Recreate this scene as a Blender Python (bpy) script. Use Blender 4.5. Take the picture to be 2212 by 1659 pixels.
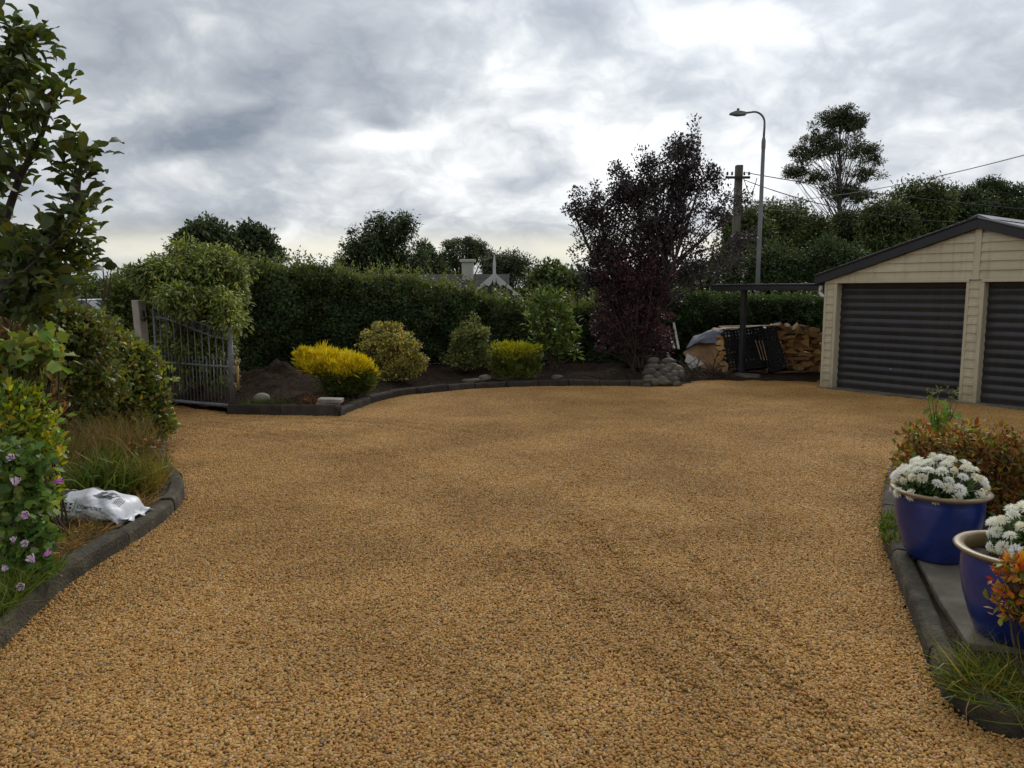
import bpy, bmesh, math, random
import numpy as np
from mathutils import Vector, Matrix

for o in list(bpy.data.objects): bpy.data.objects.remove(o)
scene = bpy.context.scene
COL = scene.collection

# ------------------------------------------------------------------ camera
FPX, PITCH, CAMH = 1640.0, math.radians(6.95), 1.75
cam = bpy.data.cameras.new('camera'); camo = bpy.data.objects.new('camera', cam); COL.objects.link(camo)
camo.location = (0, 0, CAMH); camo.rotation_euler = (math.pi/2 - PITCH, 0, 0)
cam.sensor_width = 36; cam.lens = 36*FPX/2212; cam.clip_end = 3000; cam.clip_start = 0.05
scene.camera = camo
scene.cycles.max_bounces = 6; scene.cycles.diffuse_bounces = 3; scene.cycles.glossy_bounces = 2; scene.cycles.transmission_bounces = 3
scene.render.resolution_x, scene.render.resolution_y = 1024, 768
vs = scene.view_settings
vs.view_transform = 'Standard'; vs.look = 'None'; vs.gamma = 1; vs.use_curve_mapping = False; vs.exposure = 0.74

def at(x, y, Y):                       # photograph pixel (2212 wide) at depth Y -> place
    u = (x-1106)/FPX; v = (829.5-y)/FPX
    c, s = math.cos(PITCH), math.sin(PITCH)
    d = (u, v*s+c, v*c-s); t = Y/d[1]
    return Vector((d[0]*t, Y, CAMH+d[2]*t))
def ground(x, y, z=0.0):
    u = (x-1106)/FPX; v = (829.5-y)/FPX
    c, s = math.cos(PITCH), math.sin(PITCH)
    d = (u, v*s+c, v*c-s); t = (z-CAMH)/d[2]
    return Vector((d[0]*t, d[1]*t, z))

# ------------------------------------------------------------------ sun and sky
SUN_AZ, SUN_EL = math.radians(20), math.radians(36)
sl = bpy.data.lights.new('sun', 'SUN'); sl.energy = 1.1; sl.angle = math.radians(25); sl.color = (1, .95, .87)
so = bpy.data.objects.new('sun', sl); COL.objects.link(so)
sd = Vector((math.sin(SUN_AZ)*math.cos(SUN_EL), math.cos(SUN_AZ)*math.cos(SUN_EL), math.sin(SUN_EL)))
so.rotation_euler = sd.to_track_quat('Z', 'Y').to_euler(); so.location = sd*60

def build_world():
    w = bpy.data.worlds.new('World'); scene.world = w; w.use_nodes = True
    nt = w.node_tree; nt.nodes.clear(); N = nt.nodes.new; Lk = nt.links.new
    def math_(op, a, b=None, c=None):
        n = N('ShaderNodeMath'); n.operation = op
        for i, v in enumerate((a, b, c)):
            if v is None: continue
            if isinstance(v, (int, float)): n.inputs[i].default_value = v
            else: Lk(v, n.inputs[i])
        return n.outputs[0]
    out = N('ShaderNodeOutputWorld'); bg = N('ShaderNodeBackground'); bg.inputs[1].default_value = 0.1
    sky = N('ShaderNodeTexSky'); sky.sky_type = 'NISHITA'; sky.sun_disc = False
    sky.sun_elevation = SUN_EL; sky.sun_rotation = SUN_AZ; sky.air_density = 1.4; sky.dust_density = 2.5
    tc = N('ShaderNodeTexCoord'); sep = N('ShaderNodeSeparateXYZ'); Lk(tc.outputs['Generated'], sep.inputs[0])
    x, y, z = sep.outputs
    zc = math_('ADD', math_('MAXIMUM', z, 0.0), 0.45)
    px, py = math_('DIVIDE', x, zc), math_('DIVIDE', y, zc)     # flat cloud deck seen from below
    comb = N('ShaderNodeCombineXYZ'); Lk(px, comb.inputs[0]); Lk(py, comb.inputs[1])
    def noise(scale, detail, rough, dist, off, vec=None, sx=1.0, sy=1.0):
        m = N('ShaderNodeMapping'); Lk(vec or comb.outputs[0], m.inputs[0]); m.inputs['Location'].default_value = off
        m.inputs['Scale'].default_value = (sx, sy, 1)
        n = N('ShaderNodeTexNoise'); n.inputs['Scale'].default_value = scale; n.inputs['Detail'].default_value = detail
        n.inputs['Roughness'].default_value = rough; n.inputs['Distortion'].default_value = dist
        Lk(m.outputs[0], n.inputs['Vector']); return n
    warp = noise(3.6, 3, .55, 0, (3.1, 1.7, 0))
    vm = N('ShaderNodeVectorMath'); vm.operation = 'MULTIPLY_ADD'
    Lk(warp.outputs['Color'], vm.inputs[0]); vm.inputs[1].default_value = (.16, .16, 0); Lk(comb.outputs[0], vm.inputs[2])
    wv = vm.outputs[0]
    big = noise(1.7, 2, .5, 0, (2.3, 5.1, 0), wv).outputs['Fac']
    mid = noise(4.2, 5, .54, 0, (7.7, 2.2, 0), wv).outputs['Fac']
    fine = noise(8.0, 5, .55, 0, (1.0, 9.0, 0), wv).outputs['Fac']
    fine = math_('MULTIPLY_ADD', math_('ABSOLUTE', math_('SUBTRACT', fine, .5)), -2.2, .82)      # billows
    d = math_('ADD', math_('MULTIPLY', big, 1.0), math_('ADD', math_('MULTIPLY', mid, .78), math_('MULTIPLY', fine, .30)))
    # the larger banks and breaks of the deck: centre and radii on the deck, + thicker, - thinner
    def blob(cx, cy, rx, ry, amt, acc):
        m = N('ShaderNodeVectorMath'); m.operation = 'MULTIPLY_ADD'; Lk(wv, m.inputs[0]); m.inputs[1].default_value = (1/rx, 1/ry, 0); m.inputs[2].default_value = (-(cx+.08)/rx, -(cy+.08)/ry, 0)
        q = N('ShaderNodeVectorMath'); q.operation = 'DOT_PRODUCT'; Lk(m.outputs[0], q.inputs[0]); Lk(m.outputs[0], q.inputs[1])
        return math_('MULTIPLY_ADD', math_('POWER', .3679, q.outputs['Value']), amt, acc)
    for b in BANKS: d = blob(*b, d)
    ramp = N('ShaderNodeValToRGB'); Lk(math_('SUBTRACT', d, .51), ramp.inputs[0])
    e = ramp.color_ramp.elements
    stops = [(.20, (8.2, 8.3, 8.35)), (.36, (6.3, 6.45, 6.6)), (.48, (4.9, 5.1, 5.3)), (.62, (3.5, 3.75, 4.1)), (.92, (1.7, 2.0, 2.45))]
    e[0].position, e[0].color = stops[0][0], (*stops[0][1], 1); e[1].position, e[1].color = stops[-1][0], (*stops[-1][1], 1)
    for p, c in stops[1:-1]: k = e.new(p); k.color = (*c, 1)
    # glow where the sun sits behind the deck
    dot = N('ShaderNodeVectorMath'); dot.operation = 'DOT_PRODUCT'; Lk(tc.outputs['Generated'], dot.inputs[0]); dot.inputs[1].default_value = sd
    g = math_('POWER', math_('MAXIMUM', dot.outputs['Value'], 0.0), 8.0)
    gain = math_('ADD', math_('MULTIPLY', g, SKY_GLOW), SKY_BASE)
    mul = N('ShaderNodeVectorMath'); mul.operation = 'SCALE'; Lk(ramp.outputs[0], mul.inputs[0]); Lk(gain, mul.inputs[3])
    # pale warm strip low on the horizon, under the edge of the deck
    hz = math_('POWER', 2.718, math_('MULTIPLY', math_('POWER', math_('DIVIDE', math_('SUBTRACT', z, .05), .024), 2.0), -1.0))
    hz = math_('MULTIPLY', hz, math_('MULTIPLY', mid, 1.0))
    mx = N('ShaderNodeMix'); mx.data_type = 'RGBA'; Lk(hz, mx.inputs['Factor']); Lk(mul.outputs[0], mx.inputs['A']); mx.inputs['B'].default_value = (6.8, 6.4, 5.0, 1)
    # blue air through the thinnest places
    thin = N('ShaderNodeMapRange'); Lk(d, thin.inputs[0]); thin.inputs[1].default_value = .70; thin.inputs[2].default_value = .5
    thin.inputs[3].default_value = 0; thin.inputs[4].default_value = .35
    mx2 = N('ShaderNodeMix'); mx2.data_type = 'RGBA'; Lk(thin.outputs[0], mx2.inputs['Factor']); Lk(mx.outputs['Result'], mx2.inputs['A']); Lk(sky.outputs[0], mx2.inputs['B'])
    Lk(mx2.outputs['Result'], bg.inputs[0]); Lk(bg.outputs[0], out.inputs[0])
SKY_GLOW, SKY_BASE = .5, .86
BANKS = [(-0.551, 1.466, 0.213, 0.066, 0.2), (-0.7, 1.329, 0.12, 0.12, 0.08), (-0.276, 1.525, 0.106, 0.035, -0.3), (0.019, 1.669, 0.109, 0.041, 0.16), (0.327, 1.239, 0.118, 0.058, -0.24), (0.213, 1.378, 0.08, 0.042, -0.1), (0.138, 1.228, 0.113, 0.033, 0.08), (0.608, 1.306, 0.176, 0.074, 0.02), (-0.704, 1.715, 0.297, 0.053, 0.2), (0.004, 1.799, 0.15, 0.06, -0.12), (-0.242, 1.486, 0.052, 0.03, 0.16), (-0.062, 1.399, 0.163, 0.074, -0.03), (-0.52, 1.26, 0.081, 0.059, -0.06), (-0.341, 1.283, 0.144, 0.062, 0.1), (0.673, 1.209, 0.073, 0.045, -0.06), (-0.713, 1.545, 0.127, 0.026, -0.14)]
build_world()

# ------------------------------------------------------------------ helpers
def tag(o, label=None, cat=None, group=None, kind=None):
    if label: o['label'] = label
    if cat: o['category'] = cat
    if group: o['group'] = group
    if kind: o['kind'] = kind
    return o
def empty(name, loc=(0, 0, 0), rz=0.0, parent=None):
    o = bpy.data.objects.new(name, None); COL.objects.link(o); o.location = loc; o.rotation_euler = (0, 0, rz)
    o.empty_display_size = .1
    if parent: o.parent = parent
    return o
def thing(name, label, cat, loc=(0, 0, 0), rz=0.0, group=None): return tag(empty(name, loc, rz), label, cat, group)
def link(name, me, parent=None, loc=None):
    o = bpy.data.objects.new(name, me); COL.objects.link(o)
    if parent: o.parent = parent
    if loc is not None: o.location = loc
    return o

def np_mesh(name, V, F, mat, parent=None, col=None, smooth=False, loc=None):
    V = np.asarray(V, np.float32); F = np.asarray(F, np.int32); k = F.shape[1]
    me = bpy.data.meshes.new(name); me.vertices.add(len(V)); me.vertices.foreach_set('co', V.ravel())
    me.loops.add(F.size); me.loops.foreach_set('vertex_index', F.ravel())
    me.polygons.add(len(F)); me.polygons.foreach_set('loop_start', np.arange(0, F.size, k, dtype=np.int32))
    me.update(calc_edges=True)
    if smooth: me.polygons.foreach_set('use_smooth', np.ones(len(F), bool))
    if col is not None:
        a = me.color_attributes.new('col', 'FLOAT_COLOR', 'POINT')
        rgba = np.ones((len(V), 4), np.float32); rgba[:, :3] = col; a.data.foreach_set('color', rgba.ravel())
    me.materials.append(mat)
    return link(name, me, parent, loc)

class MB:
    def __init__(s): s.V = []; s.F = []
    def add(s, V, F):
        b = len(s.V); s.V += [tuple(v) for v in V]; s.F += [tuple(i+b for i in f) for f in F]; return s
    def box(s, c, size, rot=None):
        x, y, z = [q/2 for q in size]
        V = [Vector((a*x, b*y, d*z)) for d in (-1, 1) for b in (-1, 1) for a in (-1, 1)]
        if rot is not None: V = [rot @ v for v in V]
        c = Vector(c); V = [v+c for v in V]
        return s.add(V, [(0, 2, 3, 1), (4, 5, 7, 6), (0, 1, 5, 4), (2, 6, 7, 3), (0, 4, 6, 2), (1, 3, 7, 5)])
    def b2(s, lo, hi): return s.box([(a+b)/2 for a, b in zip(lo, hi)], [abs(b-a) for a, b in zip(lo, hi)])
    def prism(s, poly, ext):
        n = len(poly); ext = Vector(ext); P = [Vector(p) for p in poly]
        return s.add(P+[p+ext for p in P], [tuple(range(n))[::-1], tuple(range(n, 2*n))]+[(i, (i+1) % n, n+(i+1) % n, n+i) for i in range(n)])
    def tube(s, path, rad, n=8, cap=True):
        path = [Vector(p) for p in path]; m = len(path)
        if not hasattr(rad, '__len__'): rad = [rad]*m
        V = []; prev = None
        for i, p in enumerate(path):
            t = (path[min(i+1, m-1)]-path[max(i-1, 0)]).normalized()
            if prev is None:
                a = t.cross(Vector((0, 0, 1)) if abs(t.z) < .9 else Vector((1, 0, 0))).normalized()
            else: a = (prev-t*prev.dot(t)).normalized()
            prev = a; b = t.cross(a)
            V += [p+(a*math.cos(2*math.pi*k/n)+b*math.sin(2*math.pi*k/n))*rad[i] for k in range(n)]
        F = [(i*n+k, i*n+(k+1) % n, (i+1)*n+(k+1) % n, (i+1)*n+k) for i in range(m-1) for k in range(n)]
        if cap: F += [tuple(range(n))[::-1], tuple(range((m-1)*n, m*n))]
        return s.add(V, F)
    def lathe(s, prof, n=32, c=(0, 0, 0)):
        m = len(prof); V = [(c[0]+r*math.cos(2*math.pi*k/n), c[1]+r*math.sin(2*math.pi*k/n), c[2]+z) for r, z in prof for k in range(n)]
        return s.add(V, [(i*n+k, i*n+(k+1) % n, (i+1)*n+(k+1) % n, (i+1)*n+k) for i in range(m-1) for k in range(n)])
    def mesh(s, name, mat, smooth=False):
        me = bpy.data.meshes.new(name); me.from_pydata(s.V, [], s.F); me.materials.append(mat)
        if smooth: me.polygons.foreach_set('use_smooth', [True]*len(me.polygons))
        me.update(); return me
    def build(s, name, mat, parent=None, smooth=False, bevel=0, loc=None):
        o = link(name, s.mesh(name, mat, smooth), parent, loc)
        if bevel:
            m = o.modifiers.new('bevel', 'BEVEL'); m.width = bevel; m.segments = 2; m.limit_method = 'ANGLE'; m.angle_limit = .6
        return o

def vnoise(P, seed=0):                  # value noise on (N,3), 0..1
    P = np.asarray(P, float); I = np.floor(P).astype(np.int64); f = P-I; f = f*f*(3-2*f)
    def h(i, j, k):
        n = (i*374761393+j*668265263+k*2147483647+seed*974711) & 0x7fffffff
        n = ((n ^ (n >> 13))*1274126177) & 0x7fffffff
        return ((n ^ (n >> 16)) & 0xffff)/65535.0
    r = 0
    for a in (0, 1):
        for b in (0, 1):
            for c in (0, 1):
                w = (f[:, 0] if a else 1-f[:, 0])*(f[:, 1] if b else 1-f[:, 1])*(f[:, 2] if c else 1-f[:, 2])
                r = r+w*h(I[:, 0]+a, I[:, 1]+b, I[:, 2]+c)
    return r
def fbm(P, seed=0, o=3): return sum(vnoise(np.asarray(P)*2**i, seed+i)*.5**i for i in range(o))/sum(.5**i for i in range(o))
def unit(V): return V/np.maximum(np.linalg.norm(V, axis=-1, keepdims=True), 1e-9)
def rdir(r, n): return unit(r.normal(size=(n, 3)))

# leaf templates: (x across, y along, z off the surface), unit length and width
T_TINY = (np.array([[0, 0, 0], [-.5, .5, .08], [0, 1, 0], [.5, .5, .08]]), [(0, 3, 2, 1)])
T_LEAF = (np.array([[0, 0, 0], [-.36, .25, .07], [.36, .25, .07], [0, .3, 0], [-.5, .58, .08], [.5, .58, .08], [0, .62, .02], [0, 1, -.12]]),
          [(0, 3, 1), (0, 2, 3), (1, 3, 6), (1, 6, 4), (3, 2, 5), (3, 5, 6), (4, 6, 7), (6, 5, 7)])
T_OBOV = (np.array([[0, 0, 0], [-.12, .16, .01], [.12, .16, .01], [-.42, .42, .13], [.42, .42, .13], [0, .45, .02], [-.5, .72, .14], [.5, .72, .14], [0, .74, .0], [-.26, .93, .0], [.26, .93, .0], [0, 1, -.12]]),
          [(0, 2, 1), (1, 2, 5), (1, 5, 3), (2, 4, 5), (3, 5, 8), (3, 8, 6), (5, 4, 7), (5, 7, 8), (6, 8, 11), (6, 11, 9), (8, 7, 10), (8, 10, 11)])
T_LOBE = (np.array([[0, 0, 0], [-.5, .15, .06], [-.42, .36, .02], [-.60, .6, .08], [-.36, .68, .0], [0, 1, -.08], [.36, .68, 0], [.60, .6, .08], [.42, .36, .02], [.5, .15, .06], [0, .4, -.03]]),
          [(0, 10, 1), (1, 10, 2), (2, 10, 3), (3, 10, 4), (4, 10, 5), (5, 10, 6), (6, 10, 7), (7, 10, 8), (8, 10, 9), (9, 10, 0)])
T_BLADE = (np.array([[-.5, 0, 0], [.5, 0, 0], [-.42, .4, .03], [.42, .4, .03], [-.28, .75, -.04], [.28, .75, -.04], [0, 1, -.2]]),
           [(0, 1, 3), (0, 3, 2), (2, 3, 5), (2, 5, 4), (4, 5, 6)])
def leaves(P, A, Nn, L, W, T):
    tv, tf = T; A = unit(A); S = unit(np.cross(A, Nn)); Nn = np.cross(S, A); n, k = len(P), len(tv)
    L = np.broadcast_to(L, (n,))[:, None, None]; W = np.broadcast_to(W, (n,))[:, None, None]
    V = P[:, None]+S[:, None]*tv[None, :, 0, None]*W+A[:, None]*tv[None, :, 1, None]*L+Nn[:, None]*tv[None, :, 2, None]*L
    F = (np.array(tf)[None]+np.arange(n)[:, None, None]*k).reshape(-1, len(tf[0]))
    return V.reshape(-1, 3), F
def foliage(name, parent, mat, P, A, Nn, L, W, C, T=T_TINY, kind=None):
    V, F = leaves(P, A, Nn, L, W, T)
    o = np_mesh(name, V, F, mat, parent, np.repeat(C, len(T[0]), 0))
    if kind: o['kind'] = kind
    return o
def palette(r, cols, n, var=.18, w=None):
    cols = np.array(cols, float); i = r.choice(len(cols), n, p=w)
    return np.clip(cols[i]*(1+r.normal(size=(n, 1))*var)*(1+r.normal(size=(n, 3))*.05), .002, 1)

# ------------------------------------------------------------------ materials
def s2l(*c): return tuple(((v/255)/12.92 if v < 10.3 else ((v/255+.055)/1.055)**2.4) for v in c)
def new_mat(name):
    m = bpy.data.materials.new(name); m.use_nodes = True; nt = m.node_tree
    return m, nt, nt.nodes['Principled BSDF'], nt.nodes['Material Output']
def leaf_mat(name, trans=.3, rough=.45, tint=None, rnd=0.0, spec=.35, gain=(1.5, 2.3)):
    m, nt, b, out = new_mat(name); N = nt.nodes.new; Lk = nt.links.new
    a = N('ShaderNodeAttribute'); a.attribute_name = 'col'; c = a.outputs['Color']
    nz = N('ShaderNodeTexNoise'); nz.inputs['Scale'].default_value = 2.3; nz.inputs['Detail'].default_value = 3
    g = N('ShaderNodeNewGeometry'); Lk(g.outputs['Position'], nz.inputs['Vector'])
    mr = N('ShaderNodeMapRange'); Lk(nz.outputs['Fac'], mr.inputs[0]); mr.inputs[1].default_value = .3; mr.inputs[2].default_value = .7; mr.inputs[3].default_value, mr.inputs[4].default_value = gain
    s = N('ShaderNodeVectorMath'); s.operation = 'SCALE'; Lk(c, s.inputs[0]); Lk(mr.outputs[0], s.inputs[3]); c = s.outputs[0]
    wm = N('ShaderNodeVectorMath'); wm.operation = 'MULTIPLY'; Lk(c, wm.inputs[0]); wm.inputs[1].default_value = tint or (1.14, 1.0, .8); c = wm.outputs[0]
    if rnd:
        oi = N('ShaderNodeObjectInfo'); h = N('ShaderNodeHueSaturation'); Lk(c, h.inputs['Color'])
        r2 = N('ShaderNodeMapRange'); Lk(oi.outputs['Random'], r2.inputs[0]); r2.inputs[3].default_value = 1-rnd; r2.inputs[4].default_value = 1+rnd; Lk(r2.outputs[0], h.inputs['Value'])
        r3 = N('ShaderNodeMapRange'); Lk(oi.outputs['Random'], r3.inputs[0]); r3.inputs[3].default_value = .5-rnd*.06; r3.inputs[4].default_value = .5+rnd*.05; Lk(r3.outputs[0], h.inputs['Hue']); c = h.outputs[0]
    Lk(c, b.inputs['Base Color']); b.inputs['Roughness'].default_value = rough; b.inputs['Specular IOR Level'].default_value = spec
    t = N('ShaderNodeBsdfTranslucent'); hs = N('ShaderNodeHueSaturation'); hs.inputs['Saturation'].default_value = 1.15; hs.inputs['Value'].default_value = 1.5; hs.inputs['Hue'].default_value = .49
    Lk(c, hs.inputs['Color']); Lk(hs.outputs[0], t.inputs[0])
    mx = N('ShaderNodeMixShader'); mx.inputs[0].default_value = trans; Lk(b.outputs[0], mx.inputs[1]); Lk(t.outputs[0], mx.inputs[2]); Lk(mx.outputs[0], out.inputs[0])
    return m
def surf(name, c1, c2, scale=6, rough=.7, bump=.2, detail=6, bscale=None, metal=0, spec=.4, coord='Object', stretch=(1, 1, 1), c3=None, attr=False, bdist=.01, rv=0.0, dirt=None):
    m, nt, b, out = new_mat(name); N = nt.nodes.new; Lk = nt.links.new
    tc = N('ShaderNodeTexCoord'); mp = N('ShaderNodeMapping'); Lk(tc.outputs[coord], mp.inputs[0]); mp.inputs['Scale'].default_value = stretch
    oi = N('ShaderNodeObjectInfo'); ad = N('ShaderNodeVectorMath'); ad.operation = 'ADD'
    sc = N('ShaderNodeVectorMath'); sc.operation = 'SCALE'; sc.inputs[0].default_value = (37, 17, 53); Lk(oi.outputs['Random'], sc.inputs[3])
    Lk(mp.outputs[0], ad.inputs[0]); Lk(sc.outputs[0], ad.inputs[1])
    nz = N('ShaderNodeTexNoise'); nz.inputs['Scale'].default_value = scale; nz.inputs['Detail'].default_value = detail; nz.inputs['Roughness'].default_value = .62; Lk(ad.outputs[0], nz.inputs['Vector'])
    rp = N('ShaderNodeValToRGB'); Lk(nz.outputs['Fac'], rp.inputs[0]); e = rp.color_ramp.elements
    e[0].position = .3; e[0].color = (*c1, 1); e[1].position = .7; e[1].color = (*c2, 1)
    if c3: k = e.new(.5); k.color = (*c3, 1)
    c = rp.outputs[0]
    if attr:
        a = N('ShaderNodeAttribute'); a.attribute_name = 'col'; mm = N('ShaderNodeMix'); mm.data_type = 'RGBA'; mm.blend_type = 'MULTIPLY'; mm.inputs['Factor'].default_value = 1
        Lk(c, mm.inputs['A']); Lk(a.outputs['Color'], mm.inputs['B']); c = mm.outputs['Result']
    if rv:
        hv = N('ShaderNodeHueSaturation'); Lk(c, hv.inputs['Color']); mv = N('ShaderNodeMapRange'); Lk(oi.outputs['Random'], mv.inputs[0]); mv.inputs[3].default_value = 1-rv; mv.inputs[4].default_value = 1+rv; Lk(mv.outputs[0], hv.inputs['Value']); c = hv.outputs[0]
    if dirt:            # mud splash thrown up from the ground, and rain streaks
        gp = N('ShaderNodeNewGeometry'); sz = N('ShaderNodeSeparateXYZ'); Lk(gp.outputs['Position'], sz.inputs[0])
        dn = N('ShaderNodeTexNoise'); dn.inputs['Scale'].default_value = 9; dn.inputs['Detail'].default_value = 6; Lk(gp.outputs['Position'], dn.inputs['Vector'])
        st = N('ShaderNodeMapping'); st.inputs['Scale'].default_value = (14, 14, .8); Lk(gp.outputs['Position'], st.inputs[0]); sn = N('ShaderNodeTexNoise'); sn.inputs['Scale'].default_value = 1; sn.inputs['Detail'].default_value = 3; Lk(st.outputs[0], sn.inputs['Vector'])
        mz = N('ShaderNodeMapRange'); Lk(sz.outputs[2], mz.inputs[0]); mz.inputs[1].default_value = .0; mz.inputs[2].default_value = .38; mz.inputs[3].default_value = 1; mz.inputs[4].default_value = 0
        m1 = N('ShaderNodeMath'); m1.operation = 'MULTIPLY'; Lk(mz.outputs[0], m1.inputs[0]); Lk(dn.outputs['Fac'], m1.inputs[1])
        ms = N('ShaderNodeMapRange'); Lk(sn.outputs['Fac'], ms.inputs[0]); ms.inputs[1].default_value = .5; ms.inputs[2].default_value = .8; ms.inputs[3].default_value = 0; ms.inputs[4].default_value = .4
        m2 = N('ShaderNodeMath'); m2.operation = 'ADD'; m2.use_clamp = True; Lk(m1.outputs[0], m2.inputs[0]); Lk(ms.outputs[0], m2.inputs[1])
        md = N('ShaderNodeMix'); md.data_type = 'RGBA'; Lk(m2.outputs[0], md.inputs['Factor']); Lk(c, md.inputs['A']); md.inputs['B'].default_value = (*dirt, 1); c = md.outputs['Result']
    Lk(c, b.inputs['Base Color']); b.inputs['Roughness'].default_value = rough; b.inputs['Metallic'].default_value = metal; b.inputs['Specular IOR Level'].default_value = spec
    n2 = N('ShaderNodeTexNoise'); n2.inputs['Scale'].default_value = bscale or scale*4; n2.inputs['Detail'].default_value = 5; Lk(ad.outputs[0], n2.inputs['Vector'])
    bp = N('ShaderNodeBump'); bp.inputs['Strength'].default_value = bump; bp.inputs['Distance'].default_value = bdist; Lk(n2.outputs['Fac'], bp.inputs['Height']); Lk(bp.outputs[0], b.inputs['Normal'])
    return m
LEAF = leaf_mat('leaf'); LEAF_DARK = leaf_mat('leaf_thick', .22, .55, gain=(1.1, 1.95), tint=(1.06, 1.0, .84), spec=.25); LEAF_OBJ = leaf_mat('leaf_single', .32, .5, rnd=.4, spec=.2); PETAL = leaf_mat('petal', .35, .6, gain=(.92, 1.06), tint=(1, 1, 1)); LEAF_RED = leaf_mat('leaf_red', .3, .5, tint=(1, 1, 1), gain=(1.2, 1.9), spec=.2); LEAF_GOLD = leaf_mat('leaf_gold', .3, .5, tint=(1, 1, 1), gain=(1.1, 1.7)); LEAF_RED2 = leaf_mat('leaf_plum', .28, .45, tint=(1, 1, 1), gain=(1.7, 2.7)); LEAF_REDO = leaf_mat('leaf_red_single', .3, .5, tint=(1, 1, 1), gain=(1.2, 1.9), rnd=.4, spec=.2)
GRASS = leaf_mat('grass_blade', .25, .55, spec=.2, gain=(1.0, 1.5))
BARK = surf('bark', (.028, .02, .015), (.085, .065, .05), 14, .9, .6, stretch=(1, 1, .25))
BARK_PALE = surf('bark_pale', (.12, .10, .085), (.34, .30, .26), 5, .85, .4, stretch=(1, 1, .3))
BARK_GUM = surf('bark_gum', (.06, .052, .045), (.15, .13, .11), 5, .9, .3, stretch=(1, 1, .3))
TWIG = surf('twig', (.03, .022, .014), (.09, .065, .04), 20, .9, .3)
SOIL = surf('soil', (.014, .009, .006), (.064, .038, .024), 9, .95, .9, 8, 40, bdist=.03, c3=(.034, .021, .013), spec=.15)
LITTER = surf('litter_soil', (.03, .02, .012), (.12, .08, .042), 7, .95, .8, 8, 45, bdist=.02, c3=(.06, .042, .022))
GROUND = surf('ground_dirt', (.03, .032, .015), (.08, .075, .035), .8, .95, .5, coord='Object')
GRAVEL_BED = surf('gravel_bed', (.30, .18, .065), (.48, .31, .115), 40, .9, .9, 4, 60, bdist=.015)
KERB = surf('kerb_concrete', (.022, .019, .012), (.105, .088, .06), 7, .9, .8, 10, 50, c3=(.05, .043, .027), bdist=.02, rv=.25)
TIMBER_OLD = surf('edging_timber', (.018, .014, .011), (.06, .048, .036), 6, .9, .5, rv=.25)
SLAB = surf('slab_concrete', (.07, .058, .042), (.25, .215, .16), 3.2, .88, .4, 10, 90, c3=(.15, .128, .095))
CREAM = surf('cream_paint', (.49, .43, .295), (.59, .52, .365), 2.5, .5, .06, 5, 30, dirt=(.24, .18, .10), rv=.04)
CREAM_POST = surf('weathered_post', (.30, .26, .215), (.45, .40, .34), 5, .8, .3)
CHARCOAL = surf('charcoal_steel', (.020, .021, .024), (.034, .035, .039), 3, .42, .05, 5, 40, spec=.45, dirt=(.07, .06, .045), rv=.1)
CHAR_FASCIA = surf('charcoal_fascia', (.018, .018, .022), (.028, .028, .032), 3, .5, .05)
ROOF_GREY = surf('roof_steel', (.16, .17, .18), (.24, .25, .26), 1.5, .4, .05, metal=.3)
WHITE_PVC = surf('white_pvc', (.55, .55, .53), (.68, .68, .66), 8, .4, .05)
GALV = surf('galvanised', (.14, .145, .15), (.24, .245, .25), 12, .5, .1, metal=.4)
GATE_PAINT = surf('gate_paint', (.10, .105, .115), (.17, .175, .185), 14, .5, .1, metal=.3)
CONC_POLE = surf('pole_concrete', (.08, .07, .055), (.16, .145, .115), 4, .9, .3, stretch=(1, 1, .3))
STEEL_POLE = surf('pole_steel', (.11, .115, .11), (.19, .195, .185), 4, .5, .1, metal=.3, stretch=(1, 1, .3))
WIRE = surf('wire', (.01, .01, .012), (.02, .02, .022), 4, .6, 0)
GLAZE = surf('blue_glaze', (.010, .020, .11), (.024, .045, .21), 5, .25, .05, 6, 12, c3=(.014, .03, .155), spec=.5)
RIM = surf('buff_rim', (.13, .09, .04), (.27, .195, .095), 9, .42, .1)
POT_SOIL = surf('pot_soil', (.012, .009, .007), (.04, .028, .02), 30, .95, .9)
WOOD_END = surf('split_wood', (.36, .19, .065), (.62, .40, .17), 9, .75, .3, rv=.25, stretch=(1, .25, 1), c3=(.48, .29, .11))
WOOD_RED = surf('split_wood_red', (.24, .11, .045), (.46, .25, .10), 9, .8, .3, rv=.25, stretch=(1, .25, 1))
PLY = surf('ply_sheet', (.17, .095, .042), (.28, .165, .08), 4, .75, .1)
PLANK = surf('sawn_plank', (.22, .14, .075), (.42, .29, .16), 8, .8, .3, stretch=(.2, 1, 1))
TARP = surf('grey_tarp', (.09, .10, .125), (.19, .21, .245), 4, .8, .3, 5, 14)
WHITE_SHEET = surf('white_plastic', (.30, .31, .35), (.42, .43, .47), 5, .7, .2)
BLACK_PL = surf('black_plastic', (.004, .004, .0045), (.009, .009, .010), 6, .6, .05, spec=.15)
BAG = surf('bag_plastic', (.58, .60, .64), (.72, .74, .78), 4, .38, .35, 6, 16, bdist=.012)
INK = surf('bag_ink', (.014, .014, .016), (.03, .03, .034), 12, .45, .05)
INK_GREY = surf('bag_ink_grey', (.05, .052, .056), (.09, .09, .096), 12, .45, .05)
STONE = surf('river_stone', (.034, .027, .02), (.105, .084, .06), 4, .75, .25, 7, 30, c3=(.085, .068, .05), rv=.3)
STONE_B = surf('river_stone_grey', (.034, .028, .025), (.085, .072, .06), 4, .7, .25, 7, 30); STONE_C = surf('river_stone_brown', (.052, .038, .025), (.135, .105, .068), 4, .75, .25, 7, 30)
STONE_PALE = surf('pale_stone', (.17, .16, .12), (.28, .265, .20), 4, .8, .25)
PAVER = surf('paver', (.14, .13, .11), (.28, .26, .22), 6, .85, .3)
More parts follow.
